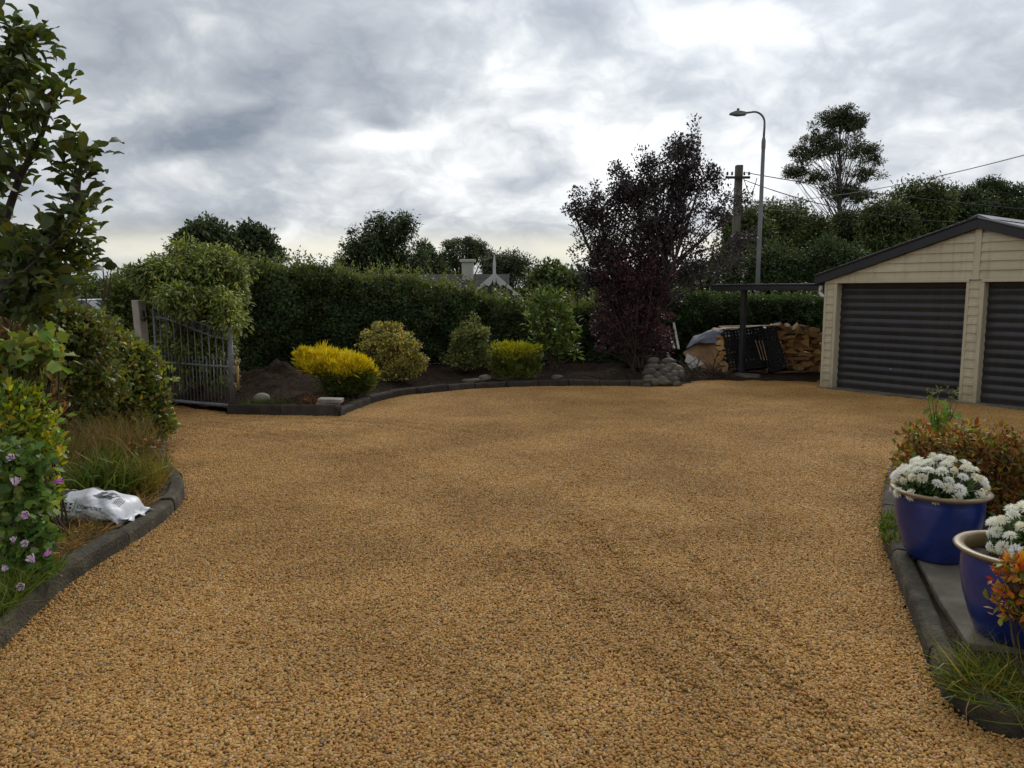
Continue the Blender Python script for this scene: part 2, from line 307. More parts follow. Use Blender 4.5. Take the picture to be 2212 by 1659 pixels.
YELLOW_WOOD = surf('fork_handle', (.32, .20, .06), (.48, .31, .10), 10, .5, .1)
STEEL_DARK = surf('dark_steel', (.03, .028, .026), (.07, .062, .055), 10, .55, .2, metal=.6)
BRICK = surf('red_brick', (.12, .035, .028), (.22, .075, .055), 8, .85, .3)
SLATE = surf('house_roof', (.045, .042, .04), (.075, .07, .066), 3, .9, .2, spec=.1)
HOUSE_WHITE = surf('house_white', (.42, .42, .41), (.54, .54, .52), 4, .6, .05)
CHIM = surf('chimney_render', (.36, .36, .30), (.46, .46, .38), 3, .7, .1)
GLASS = surf('window_glass', (.02, .025, .03), (.04, .045, .05), 2, .1, 0, spec=.6)
CARW = surf('car_white', (.62, .63, .65), (.70, .71, .73), 1, .25, 0)
TYRE = surf('tyre', (.012, .012, .012), (.02, .02, .02), 5, .8, .1)
BROKEN = surf('white_board', (.36, .34, .31), (.52, .50, .45), 6, .7, .1)
exec_rng = random.Random(5)

# ------------------------------------------------------------------ the ground
def inside(P, poly):
    x, y = P[:, 0], P[:, 1]; r = np.zeros(len(P), bool); n = len(poly)
    for i in range(n):
        x1, y1 = poly[i][:2]; x2, y2 = poly[(i+1) % n][:2]
        c = ((y1 > y) != (y2 > y)) & (x < (x2-x1)*(y-y1)/((y2-y1) or 1e-9)+x1); r ^= c
    return r
def smooth(a, b, x): t = np.clip((x-a)/(b-a), 0, 1); return t*t*(3-2*t)
def spline(pts, step=.05):
    P = [np.array(p[:2], float) for p in pts]; P = [2*P[0]-P[1]]+P+[2*P[-1]-P[-2]]; out = []
    for i in range(1, len(P)-2):
        n = max(2, int(np.linalg.norm(P[i+1]-P[i])/step))
        for k in range(n):
            t = k/n; out.append(.5*((2*P[i])+(-P[i-1]+P[i+1])*t+(2*P[i-1]-5*P[i]+4*P[i+1]-P[i+2])*t*t+(-P[i-1]+3*P[i]-3*P[i+1]+P[i+2])*t**3))
    out.append(P[-2]); return np.array(out)
def terrain_z(X, Y): return -.14-2.16*smooth(20, 29, Y)*smooth(-15, -9, X)

def grid_sheet(name, x0, x1, y0, y1, step, zf, mat, poly=None, kind='structure', parent=None):
    xs = np.arange(x0, x1+step/2, step); ys = np.arange(y0, y1+step/2, step)
    X, Y = np.meshgrid(xs, ys); nx, ny = len(xs), len(ys); Z = zf(X, Y)
    V = np.stack([X, Y, Z], -1).reshape(-1, 3); i = np.arange(nx*ny).reshape(ny, nx)
    F = np.stack([i[:-1, :-1], i[:-1, 1:], i[1:, 1:], i[1:, :-1]], -1).reshape(-1, 4)
    if poly is not None:
        F = F[inside(V[F].mean(1), poly)]; u, inv = np.unique(F, return_inverse=True); V = V[u]; F = inv.reshape(-1, 4)
    o = np_mesh(name, V, F, mat, parent, smooth=True)
    if kind: o['kind'] = kind
    return o
def radial_ground():
    r = np.concatenate([np.arange(0, 60, 1.5), np.geomspace(60, 2500, 30)]); a = np.linspace(0, 2*math.pi, 97)[:-1]
    Rr, Aa = np.meshgrid(r, a, indexing='ij'); X, Y = Rr*np.cos(Aa), Rr*np.sin(Aa)
    V = np.stack([X, Y, terrain_z(X, Y)], -1).reshape(-1, 3); i = np.arange(V.shape[0]).reshape(Rr.shape); j = np.roll(i, -1, 1)
    F = np.stack([i[:-1], i[1:], j[1:], j[:-1]], -1).reshape(-1, 4)
    o = np_mesh('ground', V, F, GROUND, smooth=True); o['kind'] = 'structure'
radial_ground()

L_KERB = [(-2.35, 2.2), (-2.48, 3.0), (-2.56, 3.6), (-2.66, 4.2), (-2.70, 4.76), (-2.69, 5.28), (-2.72, 5.85), (-2.82, 6.33), (-3.02, 6.75), (-3.42, 7.35), (-4.05, 8.7), (-4.6, 9.8), (-5.4, 10.3), (-7, 10.6)]
B_KERB1 = [(-4.12, 10.84), (-2.42, 10.62)]
B_KERB2 = [(-2.42, 10.62), (-2.33, 11.25), (-2.14, 12.1), (-1.66, 12.95), (-.88, 13.52), (-.05, 13.88), (.81, 14.08), (1.7, 14.1), (2.6, 14.02)]
R_KERB = [(4.6, 7.95), (4.1, 7.7), (3.68, 7.25), (3.26, 6.5), (2.87, 5.73), (2.61, 5.18), (2.45, 4.76), (2.30, 4.33), (2.15, 3.89), (2.03, 3.57), (1.89, 3.17), (1.85, 2.99), (1.90, 2.86), (2.05, 2.76), (2.6, 2.6), (3.4, 2.5)]
lk, rk, bk = spline(L_KERB), spline(R_KERB), spline(B_KERB2)
DRIVE = [(-2.35, 1.2), *[tuple(p) for p in lk], (-8, 11.6), (-5.3, 11.6), (-4.1, 10.9), *B_KERB1, *[tuple(p) for p in bk], (2.9, 14.1), (3.35, 14.35), (3.6, 14.8), (4.2, 15.0), (4.75, 15.15), (5.4, 15.3), (6.9, 15.3), (7.5, 13), (8.6, 10.4), (9.5, 9), (5.2, 8.2), *[tuple(p) for p in rk], (3.4, 1.2)]
TRACKS = [spline([(2.0, 1.0), (1.35, 3.2), (.9, 5.2), (.2, 8.0), (-1.6, 10.0), (-5, 11)]), spline([(.8, 1.0), (.2, 3.2), (-.3, 5.4), (-1.2, 7.6), (-2.9, 9.3), (-6, 10.9)]),
          spline([(1.2, 1.0), (1.3, 4), (2.4, 8), (4.6, 11), (6.4, 12.8)]), spline([(-.4, 1.0), (0.2, 5), (1.6, 9.2), (3.7, 12.1), (5.6, 13.7)])]
RUTS = [spline([ground(x, y)[:2] for x, y in q]) for q in ([(1235, 1112), (1330, 1205), (1415, 1272), (1530, 1365), (1650, 1445), (1790, 1560), (1880, 1659)], [(1150, 1196), (1240, 1280), (1330, 1352), (1420, 1430), (1530, 1540)], [(1440, 1160), (1530, 1235), (1640, 1325), (1760, 1420)])]
def gravel_z(X, Y):
    sh = X.shape; P = np.stack([X.ravel()*1.1, Y.ravel()*1.1, np.zeros(X.size)], 1)
    z = -.012+(fbm(P, 3)-.5)*.035+(vnoise(P*3.0, 8)-.5)*.008
    q = P[:, :2]/1.1
    for k, t in enumerate(TRACKS):
        tt = t[::3]; d = np.full(len(q), 9.0)
        for s in range(0, len(tt), 40): d = np.minimum(d, np.sqrt(((q[:, None]-tt[None, s:s+40])**2).sum(-1)).min(1))
        z += (.0035*np.cos(d*2*math.pi/.27+k)-.003)*np.exp(-(d/.42)**2)
    for k, t in enumerate(RUTS):
        tt = t[::2]; near = (q[:, 0] > tt[:, 0].min()-.4) & (q[:, 0] < tt[:, 0].max()+.4) & (q[:, 1] < tt[:, 1].max()+.4); qq = q[near]
        if len(qq):
            d = np.full(len(qq), 9.0)
            for s_ in range(0, len(tt), 40): d = np.minimum(d, np.sqrt(((qq[:, None]-tt[None, s_:s_+40])**2).sum(-1)).min(1))
            z[near] += (.4+.9*vnoise(np.column_stack([qq*5, qq[:, :1]*0]), 31))*(-.017*np.exp(-(d/.04)**2)+.008*np.exp(-((d-.10)/.045)**2))*(1, .8, .6)[k]
    return z.reshape(sh)
grid_sheet('driveway', -8, 9.5, 1.2, 15.4, .05, lambda X, Y: gravel_z(X, Y)-.0045, GRAVEL_BED, DRIVE)

def pebble_mat():
    m, nt, b, out = new_mat('pebble'); N = nt.nodes.new; Lk = nt.links.new
    a = N('ShaderNodeAttribute'); a.attribute_name = 'col'
    g = N('ShaderNodeNewGeometry'); nz = N('ShaderNodeTexNoise'); nz.inputs['Scale'].default_value = .9; nz.inputs['Detail'].default_value = 4; Lk(g.outputs['Position'], nz.inputs['Vector'])
    rp = N('ShaderNodeValToRGB'); Lk(nz.outputs['Fac'], rp.inputs[0]); e = rp.color_ramp.elements
    e[0].position = .35; e[0].color = (.68, .605, .53, 1); e[1].position = .65; e[1].color = (.95, .875, .80, 1)
    mm = N('ShaderNodeMix'); mm.data_type = 'RGBA'; mm.blend_type = 'MULTIPLY'; mm.inputs['Factor'].default_value = 1; Lk(a.outputs['Color'], mm.inputs['A']); Lk(rp.outputs[0], mm.inputs['B'])
    Lk(mm.outputs['Result'], b.inputs['Base Color']); b.inputs['Roughness'].default_value = .7; b.inputs['Specular IOR Level'].default_value = .2
    return m
def build_gravel():
    r = np.random.RandomState(11); PM = pebble_mat()
    bm = bmesh.new(); bmesh.ops.create_icosphere(bm, subdivisions=1, radius=1); base = np.array([v.co[:] for v in bm.verts]); F0 = np.array([[v.index for v in f.verts] for f in bm.faces]); bm.free()
    cols = [(.50, .31, .105), (.47, .28, .09), (.54, .355, .14), (.40, .225, .07), (.58, .43, .23), (.46, .31, .145), (.53, .335, .09), (.24, .155, .08), (.45, .23, .07), (.34, .30, .21), (.66, .56, .41)]
    wts = np.array([.2, .18, .16, .12, .06, .08, .1, .03, .05, .015, .005]); wts /= wts.sum()
    pc = bpy.data.collections.new('gravel_patches')
    for k in range(20):
        n = 38; rad = .072*np.sqrt(r.rand(n)); a = r.rand(n)*2*math.pi
        P = np.stack([rad*np.cos(a), rad*np.sin(a), (r.rand(n)-.5)*.008], 1)
        S = np.stack([.0088*np.exp(r.normal(size=n)*.32), .0069*np.exp(r.normal(size=n)*.30), .0052*np.exp(r.normal(size=n)*.28)], 1)
        Vs = []; C = palette(r, cols, n, .11, wts)
        for i in range(n):
            v = base*(1+(vnoise(base*1.3+i*7.1+k*100, i)-.5)[:, None]*.55)*S[i]
            ang = r.normal()*.45; ax = rdir(r, 1)[0]; ax[2] *= .2
            M = np.array(Matrix.Rotation(r.rand()*6.28, 3, 'Z') @ Matrix.Rotation(ang, 3, Vector(ax).normalized()))
            Vs.append(v @ M.T+P[i])
        o = np_mesh('pebble_patch', np.concatenate(Vs), (F0[None]+np.arange(n)[:, None, None]*len(base)).reshape(-1, 3), PM, None, np.repeat(C, len(base), 0), True)
        COL.objects.unlink(o); pc.objects.link(o)
    s = .056; X, Y = np.meshgrid(np.arange(-7.5, 9.5, s), np.arange(1.5, 15.4, s)); X = X+(r.rand(*X.shape)-.5)*s*.8; Y = Y+(r.rand(*Y.shape)-.5)*s*.8
    P = np.stack([X.ravel(), Y.ravel()], 1); P = P[inside(P, DRIVE)]
    P = P[(np.abs(P[:, 0]) < P[:, 1]*.75+.9)]
    z = gravel_z(P[:, 0], P[:, 1]); e = .03
    gx = (gravel_z(P[:, 0]+e, P[:, 1])-gravel_z(P[:, 0]-e, P[:, 1]))/(2*e); gy = (gravel_z(P[:, 0], P[:, 1]+e)-gravel_z(P[:, 0], P[:, 1]-e))/(2*e)
    me = bpy.data.meshes.new('gravel'); me.vertices.add(len(P)); me.vertices.foreach_set('co', np.column_stack([P, z+.002]).astype(np.float32).ravel())
    at_ = me.attributes.new('rot', 'FLOAT_VECTOR', 'POINT'); at_.data.foreach_set('vector', np.column_stack([np.arctan(gy), -np.arctan(gx), r.rand(len(P))*0]).astype(np.float32).ravel())
    a2 = me.attributes.new('spin', 'FLOAT', 'POINT'); a2.data.foreach_set('value', (r.rand(len(P))*6.283).astype(np.float32))
    me.update(); o = link('gravel', me); tag(o, kind='stuff', label='golden brown rounded gravel covering the whole driveway', cat='gravel')
    ng = bpy.data.node_groups.new('gravel_scatter', 'GeometryNodeTree'); ng.interface.new_socket('Geometry', in_out='INPUT', socket_type='NodeSocketGeometry'); ng.interface.new_socket('Geometry', in_out='OUTPUT', socket_type='NodeSocketGeometry')
    N = ng.nodes.new; Lk = ng.links.new; gi, go = N('NodeGroupInput'), N('NodeGroupOutput')
    ci = N('GeometryNodeCollectionInfo'); ci.inputs['Collection'].default_value = pc; ci.inputs['Separate Children'].default_value = True; ci.inputs['Reset Children'].default_value = True
    ip = N('GeometryNodeInstanceOnPoints'); ip.inputs['Pick Instance'].default_value = True
    na = N('GeometryNodeInputNamedAttribute'); na.data_type = 'FLOAT_VECTOR'; na.inputs['Name'].default_value = 'rot'
    nb = N('GeometryNodeInputNamedAttribute'); nb.data_type = 'FLOAT'; nb.inputs['Name'].default_value = 'spin'
    rr = N('GeometryNodeRotateInstances'); cx = N('ShaderNodeCombineXYZ'); Lk(nb.outputs['Attribute'], cx.inputs[2])
    Lk(gi.outputs[0], ip.inputs['Points']); Lk(ci.outputs[0], ip.inputs['Instance']); Lk(na.outputs['Attribute'], ip.inputs['Rotation'])
    Lk(ip.outputs[0], rr.inputs['Instances']); Lk(cx.outputs[0], rr.inputs['Rotation']); Lk(rr.outputs[0], go.inputs[0])
    md = o.modifiers.new('scatter', 'NODES'); md.node_group = ng
build_gravel()

# ---- kerbs: a run of blocks, each its own piece
def kerb(name, label, path, side, h, w, blen, mat, z0=0.0, jit=.012, seed=1):
    rr = random.Random(seed); root = tag(empty(name, (*path[0][:2], 0)), label, 'kerb', kind='structure')
    o0 = Vector((path[0][0], path[0][1], 0)); d = np.concatenate([[0], np.cumsum(np.linalg.norm(np.diff(path, axis=0), axis=1))])
    def pt(s): return np.array([np.interp(s, d, path[:, 0]), np.interp(s, d, path[:, 1])])
    s = 0
    while s < d[-1]-.05:
        l = min(blen*rr.uniform(.85, 1.15), d[-1]-s); g = .006; dz = rr.uniform(-jit, jit); do = rr.uniform(-jit, jit)*.6; tw = rr.uniform(-.012, .012)
        prof = [(0.0, -.12), (.004, h*.5), (.008, h-.022), (.026, h), (w-.02, h-.003), (w, h-.02), (w, -.12)]
        V = []; n = 5; m = len(prof)
        for k in range(n):
            q = s+g+(l-2*g)*k/(n-1); p = pt(q); t = pt(q+.02)-pt(q-.02); t = t/max(np.linalg.norm(t), 1e-6); nn = np.array([-t[1], t[0]])*side
            for (a, b) in prof: V.append((p[0]+nn[0]*(a+do+tw*(k-2)/2)-o0.x, p[1]+nn[1]*(a+do+tw*(k-2)/2)-o0.y, z0+b+dz+tw*.5*(k-2)/2+rr.uniform(-.002, .002)))
        F = [(k*m+i, k*m+(i+1) % m, (k+1)*m+(i+1) % m, (k+1)*m+i) for k in range(n-1) for i in range(m)]+[tuple(range(m))[::-1], tuple(range((n-1)*m, n*m))]
        MB().add(V, F).build('kerb_block', mat, root, bevel=.005); s += l
    return root
kerb('kerb', 'dark weathered concrete kerb round the left flower bed', lk+np.array([.03, 0]), 1, .11, .125, .9, KERB, seed=2)
kerb('kerb', 'brown timber edging boards in front of the soil mound', np.array([np.array(B_KERB1[0])*(1-t)+np.array(B_KERB1[1])*t for t in np.linspace(0, 1, 12)]), 1, .14, .06, .88, TIMBER_OLD, seed=3)
kerb('kerb', 'curved brown kerb of short blocks along the rear flower bed', bk, 1, .105, .13, .62, TIMBER_OLD, seed=4)
kerb('kerb', 'dark concrete kerb curving past the blue pots', rk, 1, .10, .11, 1.3, KERB, seed=5, jit=.005)

# ---- beds
LB = [*[tuple(p+np.array([-.06, 0])) for p in lk], (-12, 10.6), (-12, 1), (-2.5, 1)]
def lbz(X, Y): P = np.stack([X.ravel()*2, Y.ravel()*2, X.ravel()*0], 1); return (.075+(fbm(P, 21)-.4)*.07).reshape(X.shape)+.1*smooth(0, 2.5, -X-3.2)
grid_sheet('left_bed', -12, -2.2, 1, 10.7, .07, lbz, LITTER, LB)
RB = [(-4.1, 10.9), (-2.48, 10.7), *[tuple(p+np.array([-.05, .06])) for p in bk], (3.0, 14.1), (3.5, 14.25), (3.7, 14.55), (4.3, 14.7), (5.1, 14.7), (6.4, 14.5), (12, 17), (12, 21), (-9, 21), (-9, 12.2), (-5.3, 11.75)]
MOUND = at(590, 830, 12.3)
def rbz(X, Y):
    P = np.stack([X.ravel()*2.2, Y.ravel()*2.2, X.ravel()*0], 1)
    z = (.04+(fbm(P, 31, 5)-.45)*.16).reshape(X.shape)
    edge = np.full(X.shape, 0.0)+smooth(0, 2.8, Y-(np.interp(X, [-9, -2.5, -2.3, -1.6, 0, 2.6, 4, 12], [11.5, 10.7, 11.6, 13.0, 14.0, 14.1, 15.4, 15.4])))
    z = z+.22*edge*smooth(4.2, 2.5, X)+.30*np.exp(-(((X+4.0)/.62)**2+((Y-12.7)/.55)**2))*(.35+1.3*fbm(P*2.4, 77).reshape(X.shape))+.12*np.exp(-(((X+2.95)/.3)**2+((Y-11.45)/.3)**2))
    z = z-.09*smooth(2.9, 3.3, X)*smooth(15.2, 14.75, Y)
    return z
grid_sheet('rear_bed', -9, 12, 10.6, 21, .07, rbz, SOIL, RB)
RBED = [*[tuple(p+np.array([.06, 0])) for p in rk], (9, 2), (9, 8.0)]
grid_sheet('right_bed', 1.8, 9, 2, 8.1, .07, lambda X, Y: .06+(fbm(np.stack([X.ravel()*2, Y.ravel()*2, X.ravel()*0], 1), 41)-.5).reshape(X.shape)*.06, SOIL, RBED)
slab = MB().prism([(2.16, 3.42, .0), (4.4, 2.9, .0), (4.9, 4.6, .0), (3.05, 5.1, .0), (2.74, 5.12, .0), (2.60, 4.76, .0), (2.45, 4.33, .0), (2.30, 3.89, .0)], (0, 0, .098)).build('slab', SLAB, bevel=.008)
tag(slab, 'bare grey concrete slab under the blue pots', 'slab', kind='structure')

# ------------------------------------------------------------------ garage
def build_garage():
    GX = math.atan2(-.799, .601); g = thing('garage', 'cream weatherboard double garage with charcoal gable roof and roller doors', 'garage', (5.68, 13.9, 0), GX)
    Wd, LZ, CX = 5.04, 1.90, 2.52; EZ, AZ = 2.0, 2.84; sl_ = (AZ-EZ)/(CX+.14)
    def rake(x): return AZ-abs(x-CX)*sl_-.13            # underside of the barge board
    rr = random.Random(3)
    # posts
    for k, (a, b) in enumerate(((0, .24), (2.39, 2.65), (4.80, 5.04))):
        p = MB().b2((a+.012, .012, -.1), (b-.012, .22, LZ+.02)).build('post', CREAM, g)
        for q in ((a, a+.045), (b-.06, b)): MB().b2((q[0], -.006, -.1), (q[1], .24, LZ+.015)).build('corner_trim', CREAM, p, bevel=.004)
        z = .0; h = .1375
        m = MB().add([(0, .012, 0), (1, .012, 0), (1, -.004, .004), (0, -.004, .004), (1, .010, h-.004), (0, .010, h-.004), (1, .016, h-.004), (0, .016, h-.004), (1, -.004, .05), (0, -.004, .05), (1, .004, .056), (0, .004, .056), (1, .004, .085), (0, .004, .085), (1, .008, .09), (0, .008, .09)],
                     [(0, 3, 2, 1), (3, 9, 8, 2), (9, 11, 10, 8), (11, 13, 12, 10), (13, 15, 14, 12), (15, 5, 4, 14), (5, 7, 6, 4), (0, 7, 5, 15, 13, 11, 9, 3), (1, 2, 8, 10, 12, 14, 4, 6)]).mesh('weatherboard', CREAM)
        while z < LZ-.03:
            o = link('weatherboard', m, p, (a+.047, 0, z)); o.scale = ((b-.062)-(a+.047), 1, min(1, (LZ-z)/h)); z += h
    # gable boards
    zb = LZ+.035; hh = .142; i = 0
    while zb < AZ-.2:
        for sgn in (-1, 1):
            def xl(z): return CX+sgn*max(0, (AZ-.13-z)/sl_)
            x0, x1 = CX+sgn*.05, xl(zb); x2 = xl(min(zb+hh, AZ-.16))
            x1 = min(max(x1, .02), Wd-.02); x2 = min(max(x2, .02), Wd-.02)
            if (x2-x0)*sgn < .02: x2 = x0+sgn*.02
            pr = [(0, -.012), (.048, -.010), (.052, -.003), (.092, 0.0), (.096, .007), (hh, .010)]
            M = MB(); V = []
            for dz, dy in pr: V.append((x0, dy, zb+dz))
            for dz, dy in pr: V.append((x1+(x2-x1)*dz/hh, dy, zb+dz))
            n = len(pr); F = [(k, k+1, n+k+1, n+k) if sgn < 0 else (k, n+k, n+k+1, k+1) for k in range(n-1)]
            V += [(x0, .03, zb), (x1, .03, zb)]; F += [(0, n, 2*n+1, 2*n)]
            M.add(V, F).build('weatherboard', CREAM, g)
        zb += hh; i += 1
    MB().prism([(0.02, .035, LZ), (Wd-.02, .035, LZ), (Wd-.02, .035, rake(Wd)), (CX, .035, AZ-.12), (.02, .035, rake(0))], (0, .1, 0)).build('wall', CREAM, g)
    MB().b2((CX-.048, -.02, LZ+.03), (CX+.048, .03, AZ-.13)).build('centre_batten', CREAM, g, bevel=.004)
    for a, b in ((.0, CX-.06), (CX+.06, Wd)): MB().b2((a+.03, -.022, LZ-.004), (b-.03, .21, LZ+.034)).build('lintel_flashing', CREAM, g, bevel=.004)
    for x in (.0, ): MB().b2((x, -.016, LZ+.03), (x+.05, .02, rake(0)+.01)).build('corner_trim', CREAM, g)
    # roller doors
    pr = [(0, .0), (.02, -.004), (.05, -.018), (.075, -.024), (.10, -.018), (.125, -.004), (.137, .0)]
    for a, b in ((.24, 2.39), (2.65, 4.80)):
        d = empty('roller_door', (a, .17, 0), 0, g)
        n = len(pr); V = [(x, dy, dz) for x in (0, b-a) for dz, dy in pr]
        m = MB().add(V, [(k, n+k, n+k+1, k+1) for k in range(n-1)]).mesh('door_slat', CHARCOAL, True)
        z = .03
        while z < LZ-.05: link('door_slat', m, d, (0, rr.uniform(-.0015, .0015), z)); z += .1385
        MB().b2((0, -.012, 0.0), (b-a, .02, .032)).build('bottom_rail', CHAR_FASCIA, d, bevel=.004)
        MB().box(((b-a)/2-.1, -.02, .42), (.05, .02, .03)).build('lock', GALV, d, bevel=.004)
        MB().b2((0, .03, 0), (b-a, .06, LZ)).build('door_backing', CHAR_FASCIA, d)
    MB().b2((-.02, -.09, -.1), (Wd+.02, .3, .012)).build('concrete_threshold', SLAB, g, bevel=.006)
    # roof: two slopes with ribs, barge boards, ridge cap
    D = 6.5; Pn = math.hypot(1, sl_)
    for sgn in (-1, 1):
        V = []; xs = []; L = CX+.16
        n = 2*34; F = []
        for k in range(n+1):
            y = -.10+(D+.1)*k/n; dz = .018 if k % 2 else 0
            V += [(CX, y, AZ+.03+dz), (CX+sgn*L, y, AZ+.03+dz-L*sl_)]
        F = [(2*k, 2*k+2, 2*k+3, 2*k+1) for k in range(n)]
        r = MB().add(V, F).build('roof_sheet', ROOF_GREY, g)
        x1 = CX+sgn*(L+.0)
        b = MB().prism([(CX, -.085, AZ+.02), (x1, -.085, AZ+.02-L*sl_), (x1, -.085, AZ-.125-L*sl_), (CX, -.085, AZ-.125)], (0, .07, 0)).build('barge_board', CHAR_FASCIA, g, bevel=.004)
        MB().prism([(CX, -.105, AZ+.058), (x1, -.105, AZ+.058-L*sl_), (x1, -.105, AZ+.025-L*sl_), (CX, -.105, AZ+.025)], (0, .12, 0)).build('barge_capping', CHAR_FASCIA if sgn < 0 else ROOF_GREY, g, bevel=.004)
        MB().b2((x1-.06 if sgn < 0 else x1-.05, .0, AZ-.1-L*sl_), (x1+.05 if sgn < 0 else x1+.06, D, AZ+.01-L*sl_)).build('gutter', CHAR_FASCIA, g, bevel=.01)
    MB().prism([(CX-.16, -.11, AZ+.06-.16*sl_), (CX, -.11, AZ+.085), (CX+.16, -.11, AZ+.06-.16*sl_), (CX, -.11, AZ+.06)], (0, D+.12, 0)).build('ridge_cap', ROOF_GREY, g)
    MB().b2((0.01, .14, 0), (.05, D, EZ-.1)).build('side_wall', CREAM, g); MB().b2((Wd-.05, .14, 0), (Wd-.01, D, EZ-.1)).build('side_wall', CREAM, g)
    MB().b2((.05, D-.05, 0), (Wd-.05, D, EZ-.1)).build('back_wall', CREAM, g)
    e = []
    for k in range(9): a = k/8*math.pi/2; e.append((-.10+.07*math.sin(a)+.0, .04, 1.66+.07-.07*math.sin(a) if False else 1.67+.07*(1-math.sin(a)) if False else 1.70-.07*math.sin(a)))
    MB().tube([(-.10, .04, 1.86), (-.10, .04, 1.74)]+[(-.10+.07*(1-math.cos(a)), .04, 1.74-.07*math.sin(a)) for a in np.linspace(0, math.pi/2, 8)]+[(.0, .04, 1.67)], .036, 12).build('downpipe_elbow', WHITE_PVC, g, smooth=True)
build_garage()

def build_carport():
    GX = math.atan2(-.799, .601); o = Vector((5.68, 13.9, 0)); c = thing('carport', 'low charcoal lean-to carport roof on one post beside the garage', 'carport', o, GX)
    x0 = -2.62; zt = 1.90
    M = MB(); prof = [(0, zt), (-.05, zt), (-.06, zt-.03), (-.045, zt-.045), (-.06, zt-.06), (-.06, zt-.13), (0, zt-.135)]
    M.prism([(x0, .12+y, z) for y, z in prof], (-x0-.12, 0, 0)).build('gutter', CHAR_FASCIA, c, bevel=.004)
    MB().b2((-.12, .05, zt-.15), (-.0, .16, zt+.004)).build('gutter_end', CHAR_FASCIA, c, bevel=.006)
    MB().b2((x0+.02, .125, zt-.12), (-.06, .2, zt-.01)).build('fascia_beam', CHAR_FASCIA, c)
    V = []; n = 60
    for k in range(n+1): x = x0+(-.02-x0)*k/n; V += [(x, .14, zt-.03+(.012 if k % 2 else 0)), (x, 4.0, zt-.01+(.012 if k % 2 else 0))]
    MB().add(V, [(2*k, 2*k+2, 2*k+3, 2*k+1) for k in range(n)]).build('roof_sheet', ROOF_GREY, c)
    px = -1.86
    p = MB().b2((px-.045, .13, .02), (px+.045, .22, zt-.13)).build('post', CHAR_FASCIA, c, bevel=.006)
    MB().b2((px-.09, .10, .07), (px+.09, .27, .09)).build('base_plate', GALV, p, bevel=.004)
    M = MB(); n = 20; M.add([(px+(.42+.05*math.sin(3*k))*math.cos(k/n*6.283), .19+(.24+.03*math.cos(2*k))*math.sin(k/n*6.283), .075) for k in range(n)]+[(px+(.45)*math.cos(k/n*6.283), .19+.27*math.sin(k/n*6.283), -.06) for k in range(n)], [tuple(range(n))]+[(k, n+k, n+(k+1) % n, (k+1) % n) for k in range(n)]).build('footing', SLAB, c)
    MB().b2((-.25, 3.7, 0.0), (-.15, 3.8, zt-.1)).build('post', CHAR_FASCIA, c); MB().b2((x0, 3.7, zt-.1), (-.02, 3.8, zt+.0)).build('rear_beam', CHAR_FASCIA, c)
build_carport()

# ------------------------------------------------------------------ gate and its post
def build_gate():
    H = Vector((-5.38, 11.42, 0)); E_ = Vector((-4.06, 10.93, 0)); d = E_-H; L = d.length; ang = math.atan2(d.y, d.x)
    g = thing('gate', 'grey tubular steel gate with spear bars standing open', 'gate', H, ang)
    def top(x): t = x/L; return 1.50-.30*(t*t*(3-2*t))
    MB().tube([(L, 0, .06), (L, 0, 1.24)], .036, 12).build('end_stile', GATE_PAINT, g, True); MB().tube([(0.02, 0, .1), (.02, 0, 1.52)], .024, 10).build('hinge_stile', GATE_PAINT, g, True)
    MB().tube([(0, 0, .13), (L, 0, .09)], .026, 10).build('bottom_rail', GATE_PAINT, g, True)
    MB().tube([(0, 0, .70), (L, 0, .66)], .016, 8).build('middle_rail', GATE_PAINT, g, True)
    for off, nm in ((0, 'top_rail'), (-.13, 'upper_rail')): MB().tube([(x, 0, top(x)+off) for x in np.linspace(0.02, L, 16)], .016, 8).build(nm, GATE_PAINT, g, True)
    nb = 11
    for k in range(1, nb):
        x = L*k/nb; z1 = top(x)+.09
        b = MB().tube([(x, 0, .1), (x, 0, z1)], .0085, 6).build('bar', GATE_PAINT, g, True); MB().lathe([(0, .08), (.010, .035), (.018, .02), (.010, 0), (0, -.005)], 8, (x, 0, z1)).build('spear_tip', GATE_PAINT, b, True)
    for k in range(nb):
        x = L*(k+.5)/nb; b = MB().tube([(x, 0, .1), (x, 0, .76)], .0075, 6).build('short_bar', GATE_PAINT, g, True); MB().lathe([(0, .06), (.009, .03), (.015, .017), (.009, 0), (0, -.005)], 8, (x, 0, .76)).build('spear_tip', GATE_PAINT, b, True)
    for k in range(nb-1):
        x = L*(k+1)/nb; n = 14; zc = top(x)-.065
        MB().tube([(x+.045*math.cos(a), 0, zc+.045*math.sin(a)) for a in np.linspace(0, 6.283, n)], .006, 5).build('ring', GATE_PAINT, g, True)
    MB().box((L+.045, 0, .62), (.03, .05, .10)).box((L+.05, -.0, .42), (.05, .03, .03)).build('latch', GALV, g, bevel=.004)
    p = thing('gate_post', 'cream square gate post leaning under the climbing shrub', 'gate post', H+Vector((-.16, .05, 0)), ang)
    M = MB(); a = .068
    M.add([(-a, -a, -.1), (a, -a, -.1), (a, a, -.1), (-a, a, -.1), (-a-.10, -a, 1.62), (a-.10, -a, 1.62), (a-.10, a, 1.62), (-a-.10, a, 1.62)], [(0, 3, 2, 1), (4, 5, 6, 7), (0, 1, 5, 4), (1, 2, 6, 5), (2, 3, 7, 6), (3, 0, 4, 7)]).build('post', CREAM_POST, p, bevel=.012)
    for z in (.3, 1.35): MB().box((.09-.06*z, -.03, z), (.10, .05, .04)).box((.10-.06*z, -.03, z+.04), (.035, .04, .16)).build('hinge', STEEL_DARK, p, bevel=.005)
build_gate()

